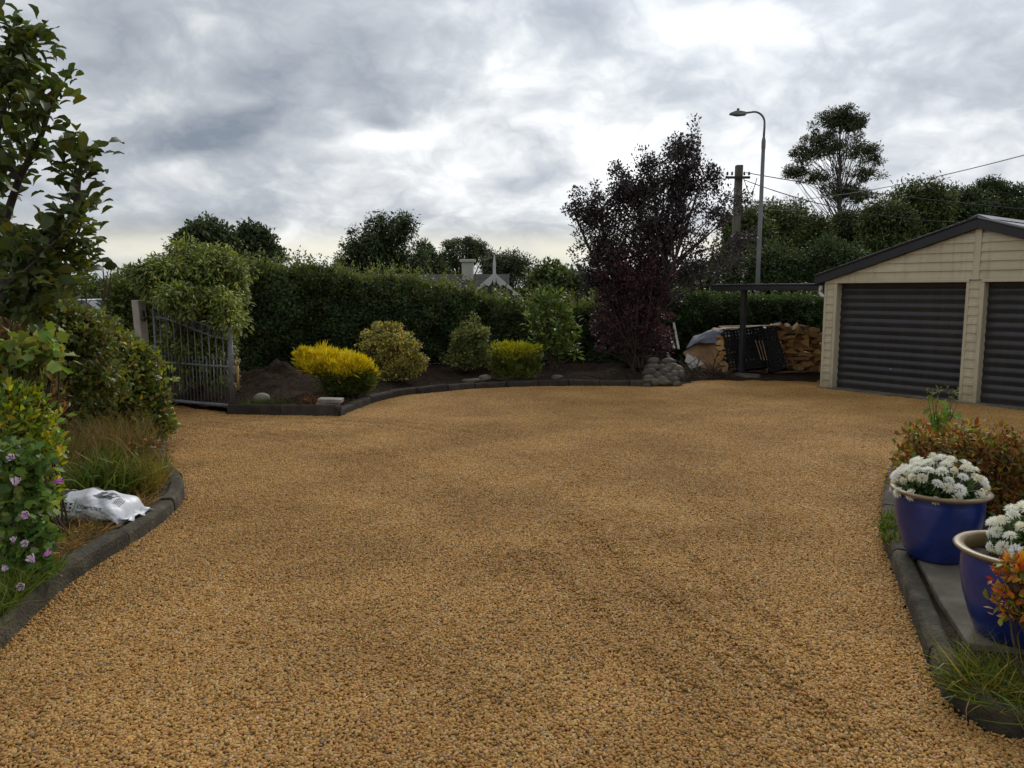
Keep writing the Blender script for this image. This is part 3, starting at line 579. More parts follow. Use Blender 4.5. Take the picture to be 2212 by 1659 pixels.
# ------------------------------------------------------------------ street lamp, power pole, wires
def build_street():
    Y = 30; b = at(1637, 600, Y); zb = -2.3
    s = thing('street_lamp', 'tall grey steel street lamp with curved arm over the trees', 'street lamp', (b.x, Y, zb))
    zt = at(1640, 262, Y).z-zb; zj = at(1640, 322, Y).z-zb
    MB().tube([(0, 0, 0), (0, 0, zj*.55), (.02, 0, zj)], [.115, .085, .07], 14).build('lower_pole', STEEL_POLE, s, True)
    MB().lathe([(.07, -.02), (.08, .05), (.08, .3), (.045, .45)], 14, (.02, 0, zj)).build('collar', STEEL_POLE, s, True)
    R_ = .42; pts = [(.02, 0, zj+.4), (.03, 0, zt-R_+.2)]+[(.03-R_+R_*math.cos(a), 0, zt-R_+.35+R_*math.sin(a)) for a in np.linspace(.15, math.pi/2, 9)]+[(-.75, 0, zt+.30)]
    MB().tube(pts, [.042]*2+[.038]*10, 12).build('arm', STEEL_POLE, s, True)
    hx, hz = -.7, zt+.28
    h = MB().add([(hx, -.1, hz+.06), (hx, .1, hz+.06), (hx-.35, .16, hz+.11), (hx-.35, -.16, hz+.11), (hx-.62, .09, hz+.02), (hx-.62, -.09, hz+.02), (hx, -.1, hz-.06), (hx, .1, hz-.06), (hx-.3, .16, hz-.08), (hx-.3, -.16, hz-.08), (hx-.62, .09, hz-.04), (hx-.62, -.09, hz-.04)],
                 [(0, 1, 2, 3), (3, 2, 4, 5), (6, 9, 8, 7), (9, 11, 10, 8), (0, 3, 9, 6), (1, 7, 8, 2), (3, 5, 11, 9), (2, 8, 10, 4), (4, 10, 11, 5), (0, 6, 7, 1)]).build('lamp_head', GALV, s, bevel=.02)
    MB().lathe([(.05, 0), (.05, .08), (0, .09)], 10, (hx-.3, 0, hz+.11)).build('light_sensor', STEEL_DARK, h)
    Y = 32; b = at(1583, 600, Y); zt = at(1588, 357, Y).z
    p = thing('power_pole', 'square weathered concrete power pole rising behind the purple tree', 'power pole', (b.x, Y, zb))
    M = MB(); lo, hi = .17, .135; q = zt-zb; sh = .1
    M.add([(-lo, -lo, 0), (lo, -lo, 0), (lo, lo, 0), (-lo, lo, 0), (-hi+sh, -hi, q), (hi+sh, -hi, q), (hi+sh, hi, q), (-hi+sh, hi, q)], [(0, 3, 2, 1), (4, 5, 6, 7), (0, 1, 5, 4), (1, 2, 6, 5), (2, 3, 7, 6), (3, 0, 4, 7)]).build('shaft', CONC_POLE, p, bevel=.02)
    arm = MB().b2((-.5, -.26, q-.57), (.5, -.18, q-.47)).build('crossarm', TIMBER_OLD, p, bevel=.01)
    for x in (-.44, -.25, .25, .44): MB().lathe([(.02, 0), (.05, .03), (.035, .07), (.055, .1), (.0, .16)], 10, (x, -.25, q-.44)).build('insulator', STEEL_DARK, arm, True)
    MB().box((.22, -.2, q-3.95), (.12, .12, .3)).build('junction_box', STEEL_DARK, p, bevel=.02)
    # wires
    def wire(a, b, sag, r, label):
        a, b = Vector(a), Vector(b); pts = [a.lerp(b, t)+Vector((0, 0, -sag*4*t*(1-t)))-a for t in np.linspace(0, 1, 24)]
        w = MB().tube(pts, r, 5).build('power_wire', WIRE, None, True, loc=a); tag(w, label, 'wire', 'wires from the power pole')
    pp = lambda x, y, Y: at(x, y, Y)
    wire(pp(1612, 373, 31.8), pp(2330, 462, 24), .15, .018, 'upper power wire sloping down right from the pole crossarm')
    wire(pp(1606, 388, 31.8), pp(2330, 470, 26), .75, .018, 'sagging second power wire below the crossarm in front of the gum tree')
    wire(pp(1598, 434, 31.8), pp(2330, 303, 14), .35, .010, 'thin service wire rising to the right across the sky')
    wire(pp(1600, 447, 31.8), pp(1760, 452, 40), .1, .012, 'short low wire leaving the pole junction box')
    c = MB().tube([Vector((.2, -.22, q-.55))+Vector((.55*t, -.1, -.75*math.sin(math.pi*t)*(.6+.4*t))) for t in np.linspace(0, 1, 16)], .018, 5).build('jumper_loop', WIRE, p, True)
build_street()

# ------------------------------------------------------------------ the house beyond the hedge
def build_house():
    zb = -2.3; h = thing('house', 'old house with grey roof, cream chimney and white fretwork gable behind the hedge', 'house', (0, 33, zb))
    rz = at(1000, 592, 33).z-zb; x0, x1 = at(630, 600, 33).x, at(1085, 600, 33).x; ez = rz-1.75
    MB().prism([(x0-.3, -3.4, ez), (x0-.3, 0, rz), (x0-.3, 3.4, ez)], (x1-x0+.6, 0, 0)).build('roof', SLATE, h)
    MB().b2((x0, -3.1, 0), (x1, 3.1, ez)).build('wall', BRICK, h)
    gx = at(1070, 600, 30).x; gz = at(1070, 592, 29).z-zb; w = at(1117, 600, 29).x-gx; y0 = -4.6; dz = at(1070, 592, 29).z-at(1070, 634, 29).z; sl_ = dz/w; W2 = 1.7
    MB().prism([(gx-W2, y0, gz-W2*sl_), (gx, y0, gz), (gx+W2, y0, gz-W2*sl_)], (0, 4.6, 0)).build('gable_roof', SLATE, h)
    MB().prism([(gx-W2+.15, y0+.2, 0), (gx+W2-.15, y0+.2, 0), (gx+W2-.15, y0+.2, gz-W2*sl_-.0), (gx, y0+.2, gz-.14), (gx-W2+.15, y0+.2, gz-W2*sl_-.0)], (0, 3, 0)).build('gable_wall', BRICK, h)
    for s in (-1, 1):
        b = []; n = 16
        for k in range(n+1): t = k/n; x = gx+s*W2*t; b.append((x, gz+.04-W2*t*sl_))
        low = [(x, z-.10-.07*abs(math.sin(k*.55))-(.16 if k in (1, 2) else 0)) for k, (x, z) in enumerate(b)]
        MB().prism([(x, y0-.06, z) for x, z in b]+[(x, y0-.06, z) for x, z in reversed(low)], (0, .07, 0)).build('bargeboard', HOUSE_WHITE, h)
    MB().tube([(gx, y0-.02, gz-.42), (gx, y0-.02, gz-.3), (gx, y0-.02, gz+.2), (gx, y0-.02, gz+.32), (gx, y0-.02, gz+.72)], [.02, .06, .055, .06, .012], 8).build('finial', HOUSE_WHITE, h)
    cx = at(1011, 580, 33).x; cw = .24*1.0; ct = at(1011, 560, 32.5).z-zb
    c = MB().b2((cx-cw, -.5, rz-.6), (cx+cw, .2, ct-.1)).build('chimney', CHIM, h, bevel=.01); MB().b2((cx-cw-.08, -.58, ct-.12), (cx+cw+.08, .28, ct)).build('chimney_cap', CHIM, c, bevel=.02)
    for x in (x0+1.2, x0+3.5, x0+5.5):
        w_ = MB().b2((x-.5, -3.16, 1.0), (x+.5, -3.08, 2.2)).build('window', HOUSE_WHITE, h); MB().b2((x-.42, -3.17, 1.08), (x+.42, -3.165, 2.12)).build('pane', GLASS, w_)
build_house()

def build_car(px, label, Y, yaw):
    c0 = at(px, 660, Y); c = thing('car', label, 'car', (c0.x, Y, -.03), yaw)
    prof = [(-2.1, .35), (-2.15, .62), (-1.9, .86), (-1.15, .94), (-.45, 1.36), (.75, 1.40), (1.45, 1.02), (2.0, .95), (2.15, .6), (2.1, .32)]
    M = MB(); V = []
    for y, k in ((-.86, 1), (-.80, 0), (.80, 0), (.86, 1)):
        pass
    b = MB().prism([(x, -.85, z if z < 1 else z*.0+.97) for x, z in prof], (0, 1.7, 0)).build('body', CARW, c, bevel=.06)
    cab = MB(); cab.add([(-1.1, -.80, .96), (1.4, -.80, .96), (1.4, .80, .96), (-1.1, .80, .96), (-.45, -.64, 1.42), (.75, -.64, 1.44), (.75, .64, 1.44), (-.45, .64, 1.42)], [(0, 1, 5, 4), (1, 2, 6, 5), (2, 3, 7, 6), (3, 0, 4, 7)]).build('window_band', GLASS, c, bevel=.03)
    MB().box((.15, 0, 1.44), (1.3, 1.3, .05)).build('roof', CARW, c, bevel=.02)
    for x in (-1.3, 1.3):
        for y in (-.8, .8):
            w = MB().tube([(x, y-.09, .31), (x, y+.09, .31)], .31, 18).build('wheel', TYRE, c); MB().tube([(x, y-.1, .31), (x, y+.1, .31)], .18, 12).build('rim', GALV, w)
build_car(150, 'white car parked beyond the left garden, nearer the tall tree', 31, .2)
build_car(232, 'white car parked beyond the left garden, nearer the gate', 33, .1)

# ------------------------------------------------------------------ firewood corner
def build_firewood():
    r = random.Random(8); GXa = math.atan2(-.55, .83)
    zz = .05
    def log_mesh(k):
        rr = random.Random(100+k); n = 9; shape = k % 4; pts = []
        if shape == 3: pts = [(-1, -.45), (1.05, -.5), (.15, .95)]
        elif shape == 0: an = [math.pi*q/8 for q in range(9)]; pts = [(math.cos(a), math.sin(a)-.35) for a in an]
        elif shape == 1: an = [math.pi*.62*q/6 for q in range(7)]; pts = [(0, -.45)]+[(1.25*math.sin(a-.97), 1.25*math.cos(a-.97)-.5) for a in an]
        elif shape == 2: pts = [(-.9, -.5), (.85, -.55), (.95, .1), (.2, .62), (-.7, .45)]
        else: pts = [(.85*math.cos(a), .8*math.sin(a)) for a in np.linspace(0, 2*math.pi, 10)[:-1]]
        pts = [(x*rr.uniform(.85, 1.12), z*rr.uniform(.85, 1.12)) for x, z in pts]; m = len(pts); V = []; segs = 4
        for s in range(segs):
            y = -.5+s/(segs-1); wv = rr.uniform(.92, 1.06); ox, oz = rr.uniform(-.06, .06), rr.uniform(-.05, .05)
            V += [((x*wv+ox), y+(rr.uniform(-.02, .02) if s in (0, segs-1) else 0), z*wv+oz) for x, z in pts]
        F = [(s*m+i, s*m+(i+1) % m, (s+1)*m+(i+1) % m, (s+1)*m+i) for s in range(segs-1) for i in range(m)]+[tuple(range(m)), tuple(range((segs-1)*m, segs*m))[::-1]]
        return MB().add(V, F).mesh('firewood_log', WOOD_END if k % 3 else WOOD_RED)
    meshes = [log_mesh(k) for k in range(12)]
    def log(p, yaw, tilt, rad, ln, label, grp):
        o = link('firewood_log', r.choice(meshes)); o.location = p; o.scale = (rad, ln, rad); o.rotation_euler = (tilt, r.uniform(-.6, .6)+(math.pi if r.random() < .25 else 0), yaw); tag(o, label, 'firewood', grp)
    # right heap: rows seen end-on, narrowing upward
    ordn = ['first', 'second', 'third', 'fourth', 'fifth', 'sixth', 'seventh', 'eighth', 'ninth', 'tenth', 'eleventh', 'twelfth', 'thirteenth', 'fourteenth', 'fifteenth', 'sixteenth']
    for row in range(10):
        z = .13+row*.093; f = row/9; a = 5.02+.05*row-.20*f; b = 6.60-.10*max(0, f-.5)
        if row == 9: a, b = 5.55, 6.3
        if row == 8: a, b = 5.0, 6.45
        x = a; cnt = 0
        while x < b:
            wh = '%s log from the left in the %s row up' % (ordn[cnt], ordn[row]); cnt += 1
            rad = r.uniform(.07, .115); yaw = r.gauss(-.1, .35); side = r.random() < .13
            p = (x+rad, 16.25+r.uniform(-.06, .06)-(.12 if side else 0)+.03*row+(x-5.8)*-.25, z+r.uniform(-.03, .03))
            if side: log(p, math.pi/2+r.gauss(-.35, .2), r.gauss(0, .12), rad*.8, r.uniform(.32, .42), wh+' of the firewood heap, lying sideways', 'logs of the right firewood heap'); x += .24
            else: log(p, yaw, r.gauss(0, .12), rad, r.uniform(.36, .46), wh+' of the firewood heap, end-on', 'logs of the right firewood heap')
            x += rad*1.75
    for row in range(7):
        for k in range(3-(row > 5)): log((4.26+.02*row+k*.14+r.uniform(-.02, .02), 15.86+.035*row, .15+row*.105), r.gauss(.1, .2), r.gauss(0, .06), r.uniform(.075, .10), .42, '%s log from the left in the %s row up between brown board and crates' % (ordn[k], ordn[row]), 'logs by the brown board')
    for k in range(26): log((4.4+.62*r.random(), 16.55+.1*r.random(), .15+.75*r.random()), r.gauss(0, .2), 0, .09, .42, 'split log half hidden behind the black crates', 'logs behind the crates')
    # pallet runners under it
    for k, (x0, x1, y, z) in enumerate(((3.9, 5.3, 15.98, .07), (4.9, 6.5, 15.95, .06))):
        o = MB().b2((x0, y, z-.03), (x1, y+.09, z+.02)).build('pallet_board', PLANK, bevel=.004); tag(o, ('thin pale board on the ground under the black crates', 'grey board on the ground under the right firewood heap')[k], 'board')
    # brown sheet leaning on the left end
    P = [at(1475, 770, 15.75), at(1572, 742, 16.0), at(1545, 800, 15.55), at(1500, 800, 15.5)]
    a, b, c_, d_ = at(1476, 762, 15.95), at(1522, 733, 16.2), at(1560, 736, 15.9), at(1536, 800, 15.6); e_ = at(1490, 785, 15.65)
    o = MB().prism([a, b, c_, d_, e_], Vector((.01, .02, .012))).build('brown_board', PLY); tag(o, 'brown board leaning over the left end of the woodpile', 'board')
    # tarp draped over the top
    def sheet(name, rows, mat, label, cat, amp=.02, seed=0, thick=.008):
        rows = [[Vector(p) for p in row] for row in rows]; nu, nv = 18, 10; V = []
        m, n = len(rows), len(rows[0])
        for i in range(nv+1):
            fi = i/nv*(m-1); i0 = min(int(fi), m-2); ti = fi-i0
            for j in range(nu+1):
                fj = j/nu*(n-1); j0 = min(int(fj), n-2); tj = fj-j0
                V.append(rows[i0][j0].lerp(rows[i0][j0+1], tj).lerp(rows[i0+1][j0].lerp(rows[i0+1][j0+1], tj), ti))
        A = np.array(V); nz = (fbm(A*7, seed)-.5)*2*amp; A[:, 2] += nz; A[:, 1] += (fbm(A*6+9, seed+4)-.5)*2*amp
        F = [(i*(nu+1)+j, i*(nu+1)+j+1, (i+1)*(nu+1)+j+1, (i+1)*(nu+1)+j) for i in range(nv) for j in range(nu)]
        o = MB().add(A.tolist(), F).build(name, mat, None, True); s = o.modifiers.new('thickness', 'SOLIDIFY'); s.thickness = thick; tag(o, label, cat)
    sheet('tarp', [[at(1480, 752, 16.0), at(1512, 741, 15.95), at(1545, 741, 15.9), at(1570, 752, 15.85)], [at(1497, 727, 16.3), at(1525, 716, 16.2), at(1552, 714, 16.15), at(1578, 716, 16.1)], [at(1530, 714, 16.9), at(1560, 707, 16.9), at(1600, 706, 16.9), at(1680, 706, 16.9)]], TARP, 'crumpled grey tarpaulin over the left top of the woodpile', 'tarpaulin', .05, 3)
    sheet('plastic_sheet', [[at(1558, 735, 16.0), at(1600, 733, 15.95), at(1632, 722, 15.95), at(1652, 716, 16.0)], [at(1560, 718, 16.2), at(1590, 712, 16.2), at(1630, 711, 16.2), at(1660, 713, 16.2)], [at(1562, 708, 16.7), at(1600, 706, 16.7), at(1640, 705, 16.7), at(1680, 704, 16.7)]], WHITE_SHEET, 'white plastic sheet folded over the top above the black crates', 'plastic sheet', .03, 9)
    sheet('tarp', [[at(1640, 712, 16.5), at(1668, 708, 16.5), at(1697, 712, 16.5)], [at(1650, 706, 16.7), at(1680, 696, 16.7), at(1686, 694, 16.75)]], TARP, 'turned-up blue grey corner of tarpaulin sticking up above the logs', 'tarpaulin', .02, 13)
    for k, (x0, y0, x1, y1, Y, w) in enumerate(((1555, 707, 1690, 704, 16.35, .09), (1570, 711, 1672, 704, 16.15, .06))):
        a, b = at(x0, y0, Y), at(x1, y1, Y+.1); v = b-a; o = MB().b2((0, -w, 0), (v.length, w, .022)).build('plank', PLANK, bevel=.004, loc=a); o.rotation_euler = v.to_track_quat('X', 'Z').to_euler(); tag(o, ('long sawn plank lying along the top of the woodpile', 'shorter plank in front of the long one on the woodpile')[k], 'plank')
    # black lattice crates
    def crate(p0, w, h, dep, lean, roll, yaw, label, nx, nz):
        c = thing('crate', label, 'crate', p0); c.rotation_euler = (lean, roll, yaw); t = .032
        for z in (0, h): MB().b2((0, -.02, z-.02), (w, .02, z+.02)).build('frame_rail', BLACK_PL, c, bevel=.004)
        for x in (0, w): MB().b2((x-.02, -.02, .02), (x+.02, .02, h-.02)).build('frame_stile', BLACK_PL, c, bevel=.004)
        for k in range(1, nx): MB().b2((w*k/nx-t/2*(2.2 if k % 3 == 0 else 1), -.008, .02), (w*k/nx+t/2*(2.2 if k % 3 == 0 else 1), .008, h-.02)).build('vertical_slat', BLACK_PL, c)
        for k in range(1, nz): MB().b2((.02, -.012, h*k/nz-t/2*(2.6 if k % 4 == 0 else 1)), (w-.02, .004, h*k/nz+t/2*(2.6 if k % 4 == 0 else 1))).build('horizontal_slat', BLACK_PL, c)
        for x in (.0, w): MB().b2((x-.012, .02, 0), (x+.012, dep, h)).build('side_panel', BLACK_PL, c)
        MB().b2((0, .02, -.015), (w, dep, .015)).build('base_panel', BLACK_PL, c)
    p = at(1578, 801, 15.62); crate(p, .82, .84, .2, -.30, -.13, .0, 'upright black plastic lattice crate leaning on the woodpile', 12, 12)
    p = at(1662, 803, 15.5); crate(p, .34, .86, .22, -.22, -.30, -.25, 'narrow tilted black lattice crate leaning beside the right heap', 5, 12)
    for k in range(3):
        a = at(1632+7*k, 735, 15.5); b = at(1645+6*k, 778, 15.45); v = b-a; o = MB().tube([(0, 0, 0), v], .007, 6).build('stake', PLANK, loc=a); tag(o, 'thin pale stake poking through the crates', 'stake', 'stakes in the crates')
build_firewood()

def build_rubble():
    r = random.Random(12); rn = np.random.RandomState(4)
    bm = bmesh.new(); bmesh.ops.create_icosphere(bm, subdivisions=3, radius=1); B = np.array([v.co[:] for v in bm.verts]); F = np.array([[v.index for v in f.verts] for f in bm.faces]); bm.free()
    def rock(p, s, rz, mat, label, cat, grp=None, name='river_stone', k=0, lump=.35):
        v = B*(1+(fbm(B*1.1+k*13.7, k)-.5)[:, None]*lump)*np.array(s)
        o = np_mesh(name, v, F, mat, None, smooth=True, loc=p); o.rotation_euler = (r.uniform(-.25, .25), r.uniform(-.2, .2), rz); tag(o, label, cat, grp); return o
    # heap of river stones at the end of the kerb: (px, py, half width px, half height px)
    SP = [(1412, 781, 14, 9), (1443, 783, 17, 9), (1452, 793, 17, 9), (1411, 794, 17, 8), (1430, 795, 13, 8), (1441, 799, 13, 7), (1404, 806, 17, 10), (1433, 806, 18, 9), (1464, 800, 15, 10), (1420, 814, 14, 10), (1443, 815, 13, 9), (1456, 811, 12, 11), (1402, 818, 16, 8), (1470, 812, 9, 12), (1399, 825, 16, 7), (1432, 821, 17, 8), (1456, 821, 16, 8), (1412, 826, 18, 8), (1435, 828, 20, 6), (1395, 831, 12, 6), (1462, 829, 12, 6)]
    ordn = ['first', 'second', 'third', 'fourth', 'fifth', 'sixth', 'seventh', 'eighth', 'ninth', 'tenth', 'eleventh', 'twelfth']; rows_ = {}
    for q in SP: rows_.setdefault(('top', 'second', 'third', 'fourth', 'bottom')[min(4, max(0, (q[1]-778)//11))], []).append(q)
    lab_ = {q: '%s river stone from the left in the %s row of the kerb-end heap' % (ordn[i], rn_) for rn_, l in rows_.items() for i, q in enumerate(sorted(l))}
    for k, (x, y, a, b) in enumerate(SP):
        Y = 14.12+(830-y)*.012; p = at(x, y, Y); sc = Y/FPX
        rock(p, (a*sc*.93, .11, b*sc*1.13), r.uniform(-.4, .4), (STONE, STONE_B, STONE_C)[k*7 % 3], lab_[(x, y, a, b)], 'stone', 'river stones heaped by the kerb end', k=k)
    p = ground(565, 868, .06); rock(p+Vector((0, 0, .05)), (.14, .11, .09), -.4, STONE_PALE, 'pale egg-shaped boulder beside the gate end', 'boulder', name='boulder', k=40, lump=.12)
    for k, (x, y, w, d, h, z) in enumerate(((706, 880, .16, .1, .045, .12), (712, 868, .17, .11, .028, .195))):
        q = ground(x, 882, .09); o = MB().box((0, 0, 0), (2*w, 2*d, 2*h)).build('paver', (HOUSE_WHITE, PAVER)[k] if k == 1 else PAVER, None, bevel=.008, loc=(q.x, q.y+.08, z)); o.rotation_euler = (0, .03, .12-.1*k)
        o.data.materials[0] = PAVER; tag(o, ('lower pale concrete block under the flat paver', 'flat grey paver stacked on the concrete block')[k], 'paver')
    for k, (x, y, w, l) in enumerate(((1015, 812, .26, 'flat grey rock lying on the soil nearer the variegated bush'), (1047, 809, .22, 'flat grey rock lying on the soil nearer the round golden bush'), (1200, 803, .17, 'brown rock half buried in soil below the laurel sapling'))):
        q = ground(x, y, .2); rock(Vector((q.x, q.y, rbz(np.array([[q.x]]), np.array([[q.y]]))[0, 0]+.02)), (w*.7, .14, .06), .1, STONE, l, 'rock', name='rock', k=60+k, lump=.8)
    # broken white board, stakes and twigs beside the stones
    for k, (x, y, w, h, rz) in enumerate(((1488, 776, .07, .1, .5), (1496, 782, .12, .07, -.4), (1504, 789, .14, .05, -.5), (1494, 790, .05, .06, .2))):
        o = MB().b2((-w, -.008, -h), (w, .008, h)).build('board_scrap', BROKEN, None, bevel=.003, loc=at(x, y, 15.3)); o.rotation_euler = (-.5, rz, .2); tag(o, ('upper left white broken board scrap by the twigs', 'largest white broken board scrap by the twigs', 'long low white board scrap by the twigs', 'smallest white board scrap by the twigs')[k], 'board scrap')
    for k, (x0, y0, x1, y1, l) in enumerate(((1455, 697, 1466, 754, 'tall white stake leaning beside the purple tree'), (1441, 766, 1452, 780, 'short white stake leaning over the river stones'), (1452, 738, 1456, 752, 'small pale stake behind the tall white one'))):
        a, b = at(x0, y0, 15.6), at(x1, y1, 15.3); v = b-a; o = MB().box(v/2, (.045, .03, v.length), v.to_track_quat('Z', 'Y').to_matrix()).build('stake', BROKEN, None, bevel=.004, loc=a); tag(o, l, 'stake')
    M = MB()
    for k in range(70):
        q = at(r.uniform(1470, 1580), r.uniform(790, 814), r.uniform(14.9, 15.5)); d = Vector((r.uniform(-1, 1), r.uniform(-.5, .5), r.uniform(-.1, .55))).normalized(); l = r.uniform(.15, .5)
        q.z = max(.06, q.z*.8); M.tube([q, q+d*l*.5+Vector((0, 0, .02)), q+d*l], [.009, .007, .003], 5)
    tag(M.build('twig_heap', TWIG), 'heap of dark dead twigs in front of the woodpile', 'twigs', kind='stuff')
    f = at(512, 777, 11.25); g = thing('garden_fork', 'garden fork with yellow wooden handle stuck upright by the gate', 'garden fork', (f.x, 11.25, 0.06))
    zt = f.z-.06
    MB().tube([(.0, 0, zt-.10), (-.03, 0, zt-.04), (-.045, 0, zt), (.045, 0, zt), (.03, 0, zt-.04), (0, 0, zt-.10)], .013, 8).build('d_grip', YELLOW_WOOD, g, True)
    MB().tube([(0, 0, zt-.09), (0, 0, zt-.45)], .019, 10).build('shaft', YELLOW_WOOD, g, True); s = MB().tube([(0, 0, zt-.44), (0, 0, .20)], [.02, .014], 8).build('socket', STEEL_DARK, g, True)
    MB().box((0, 0, .2), (.18, .02, .02)).build('shoulder', STEEL_DARK, s)
    for k in range(4): MB().tube([(-.085+k*.057, 0, .2), (-.085+k*.057, 0, -.05)], [.006, .004], 6).build('tine', STEEL_DARK, s)
build_rubble()

# ------------------------------------------------------------------ compost bag
def build_bag():
    c = ground(195, 1130, .1); ang = -.10; bag = thing('compost_bag', 'white plastic bag of compost lying on the left bed', 'bag', (c.x-.17, c.y+.2, .08), ang)
    L, Wd, Hh = .80, .185, .10
    def S(u, v, off=0.0):               # u along the bag -.5...5, v round it in radians, 0 facing the drive
        t = abs(u)*2; e = max(0, 1-t**5)**.45; e2 = max(.12, 1-t**7); sag = 1+.10*math.sin(u*9+1)+.07*math.sin(u*17)
        x = u*L; y = -math.cos(v)*(Wd*(.94+.06*e2)+off); z = math.sin(v)*(Hh*e*sag+off+.008); z = z+.08*e+.005 if z > -.02 else max(-.07, z)*.9*e+.08*e+.005
        w = .007*math.sin(u*31+v*3)+.006*math.sin(u*13-v*7)+.007*abs(math.sin(u*23+v*5+2*math.sin(v*2)))-.004+.005*abs(math.sin(u*47-v*9))
        return Vector((x, y-w*math.cos(v), max(z+w*math.sin(v)*.8, -.0)))
    nu, nv = 110, 64; V = [S(-.5+i/nu, j/nv*2*math.pi) for i in range(nu+1) for j in range(nv)]
    F = [(i*nv+j, (i+1)*nv+j, (i+1)*nv+(j+1) % nv, i*nv+(j+1) % nv) for i in range(nu) for j in range(nv)]+[tuple(range(nv)), tuple(range(nu*nv, (nu+1)*nv))[::-1]]
    MB().add(V, F).build('sack', BAG, bag, True)
    for s in (-1, 1):
        V = []
        for j in range(15):
            y = -Wd*.95+2*Wd*.95*j/14; V += [(s*L*.495, y, .052+.012*math.sin(j*1.7)), (s*(L*.5+.055+.012*math.sin(j*2.3)), y*.97, .035+.02*math.sin(j*1.1+s))]
        o = MB().add(V, [(2*j, 2*j+1, 2*j+3, 2*j+2) for j in range(14)]).build('sealed_end', BAG, bag, True); m = o.modifiers.new('t', 'SOLIDIFY'); m.thickness = .004
    def panel(name, u0, u1, v0, v1, mat, off=.003, n=14):
        V = [S(u0+(u1-u0)*i/n, v0+(v1-v0)*j/6, off) for i in range(n+1) for j in range(7)]
        return MB().add(V, [(i*7+j, (i+1)*7+j, (i+1)*7+j+1, i*7+j+1) for i in range(n) for j in range(6)]).build(name, mat, bag, True)
    def text(body, u0, v0, height, mat, off=.006, squash=1.0, name='lettering'):
        cu = bpy.data.curves.new('t', 'FONT'); cu.body = body; cu.size = 1; cu.offset = .012; to = bpy.data.objects.new('t', cu); COL.objects.link(to)
        dg = bpy.context.evaluated_depsgraph_get(); me = to.evaluated_get(dg).to_mesh(); V = [S(u0+v.co.x*height*squash/L, v0+v.co.y*height/.15, off) for v in me.vertices]; Fq = [tuple(p.vertices) for p in me.polygons]
        to.evaluated_get(dg).to_mesh_clear(); bpy.data.objects.remove(to)
        return MB().add(V, Fq).build(name, mat, bag)
    panel('black_band', -.24, .065, .10, .62, INK); text('NUMBER', -.20, .27, .052, BAG, .0075); text('8', .018, .18, .105, BAG, .0075)
    text('COMPOST', .10, .33, .042, INK, .006)
    panel('grey_box', .19, .36, 1.15, 1.75, INK_GREY); text('8', .235, 1.28, .12, BAG, .0055, 1.9, 'logo')
    # ink figure on the upper side: body, neck and legs
    for a in ((-.30, -.24, 1.0, 2.0), (-.24, -.10, 1.55, 2.0), (-.12, -.08, 1.15, 1.6), (-.33, -.28, .95, 1.15), (-.16, -.145, 1.2, 1.6)): panel('printed_mark', *a, INK_GREY)
    panel('fold_line', .078, .082, .05, .75, INK_GREY, n=2)
    for k in range(3): panel('small_print', .105, .2-.02*k, .18-.05*k, .20-.05*k, INK_GREY, n=4)
    panel('printed_mark', .05, .16, 1.75, 1.95, INK_GREY)
    for k in range(5): panel('barcode_line', .395+.012*k, .40+.012*k, 1.0, 1.5, INK_GREY, n=2)
build_bag()

# ------------------------------------------------------------------ pots
POTS = [((2.66, 4.60), 'blue glazed pot nearer the red bush', 0), ((2.43, 3.50), 'blue glazed pot in front, cut by the right edge', .5), ((3.42, 4.28), 'blue glazed pot at the far right behind the front pot', 1.1)]
def build_pots():
    prof = [(0, .0), (.155, .0), (.172, .02), (.20, .09), (.232, .20), (.249, .30), (.248, .37), (.24, .40), (.245, .415)]
    for (x, y), lab, rz in POTS:
        p = thing('flower_pot', lab, 'pot', (x, y, .099), rz)
        MB().lathe(prof, 48).build('body', GLAZE, p, True)
        MB().lathe([(.238, .40), (.258, .410), (.278, .419), (.285, .428), (.277, .436), (.252, .437), (.236, .428), (.229, .38), (.222, .34)], 48).build('rim', RIM, p, True)
        v = [(.0, .405)]; n = 24; rg = random.Random(4)
        V = [(0, 0, .38)]+[(q*.111*math.cos(k/n*6.283), q*.12*math.sin(k/n*6.283), .375+rg.uniform(-.012, .012)) for q in (1, 2) for k in range(n)]
        MB().add(V, [(0, 1+k, 1+(k+1) % n) for k in range(n)]+[(1+k, 1+n+k, 1+n+(k+1) % n, 1+(k+1) % n) for k in range(n)]).build('soil', POT_SOIL, p, True)
build_pots()

# ------------------------------------------------------------------ plants: generators
def blobs_px(r, ell, Y, n, depth=.8, shell=.55):
    """clump centres inside ellipses given as (px, py, rx, ry[, weight[, dY]]) at depth Y"""
    w = np.array([(e[4] if len(e) > 4 else 1)*e[2]*e[3] for e in ell], float); w /= w.sum(); out = []
    for i in r.choice(len(ell), n, p=w):
        e = ell[i]; YY = Y+(e[5] if len(e) > 5 else 0); c = at(e[0], e[1], YY); k = YY/FPX
        d = rdir(r, 1)[0]*(shell+(1-shell)*r.rand())
        out.append((c.x+d[0]*e[2]*k, YY+d[1]*e[2]*k*depth, c.z+d[2]*e[3]*k))
    return np.array(out)
def clump_leaves(r, C, rad, n, out=.8, up=.3, droop=0.0, flat=.75, spread=.6):
    """n leaves round each clump centre -> P, A, N, clump index"""
    k = len(C); idx = np.repeat(np.arange(k), n); d = rdir(r, k*n); rr = np.broadcast_to(rad, (k,))[idx][:, None]*(r.rand(k*n, 1)**.45)
    P = C[idx]+d*rr*np.array([1, 1, flat])
    A = unit(d*out+rdir(r, k*n)*spread+np.array([0, 0, up-droop])); Nn = unit(d+np.array([0, 0, .7])+rdir(r, k*n)*.5)
    return P, A, Nn, idx
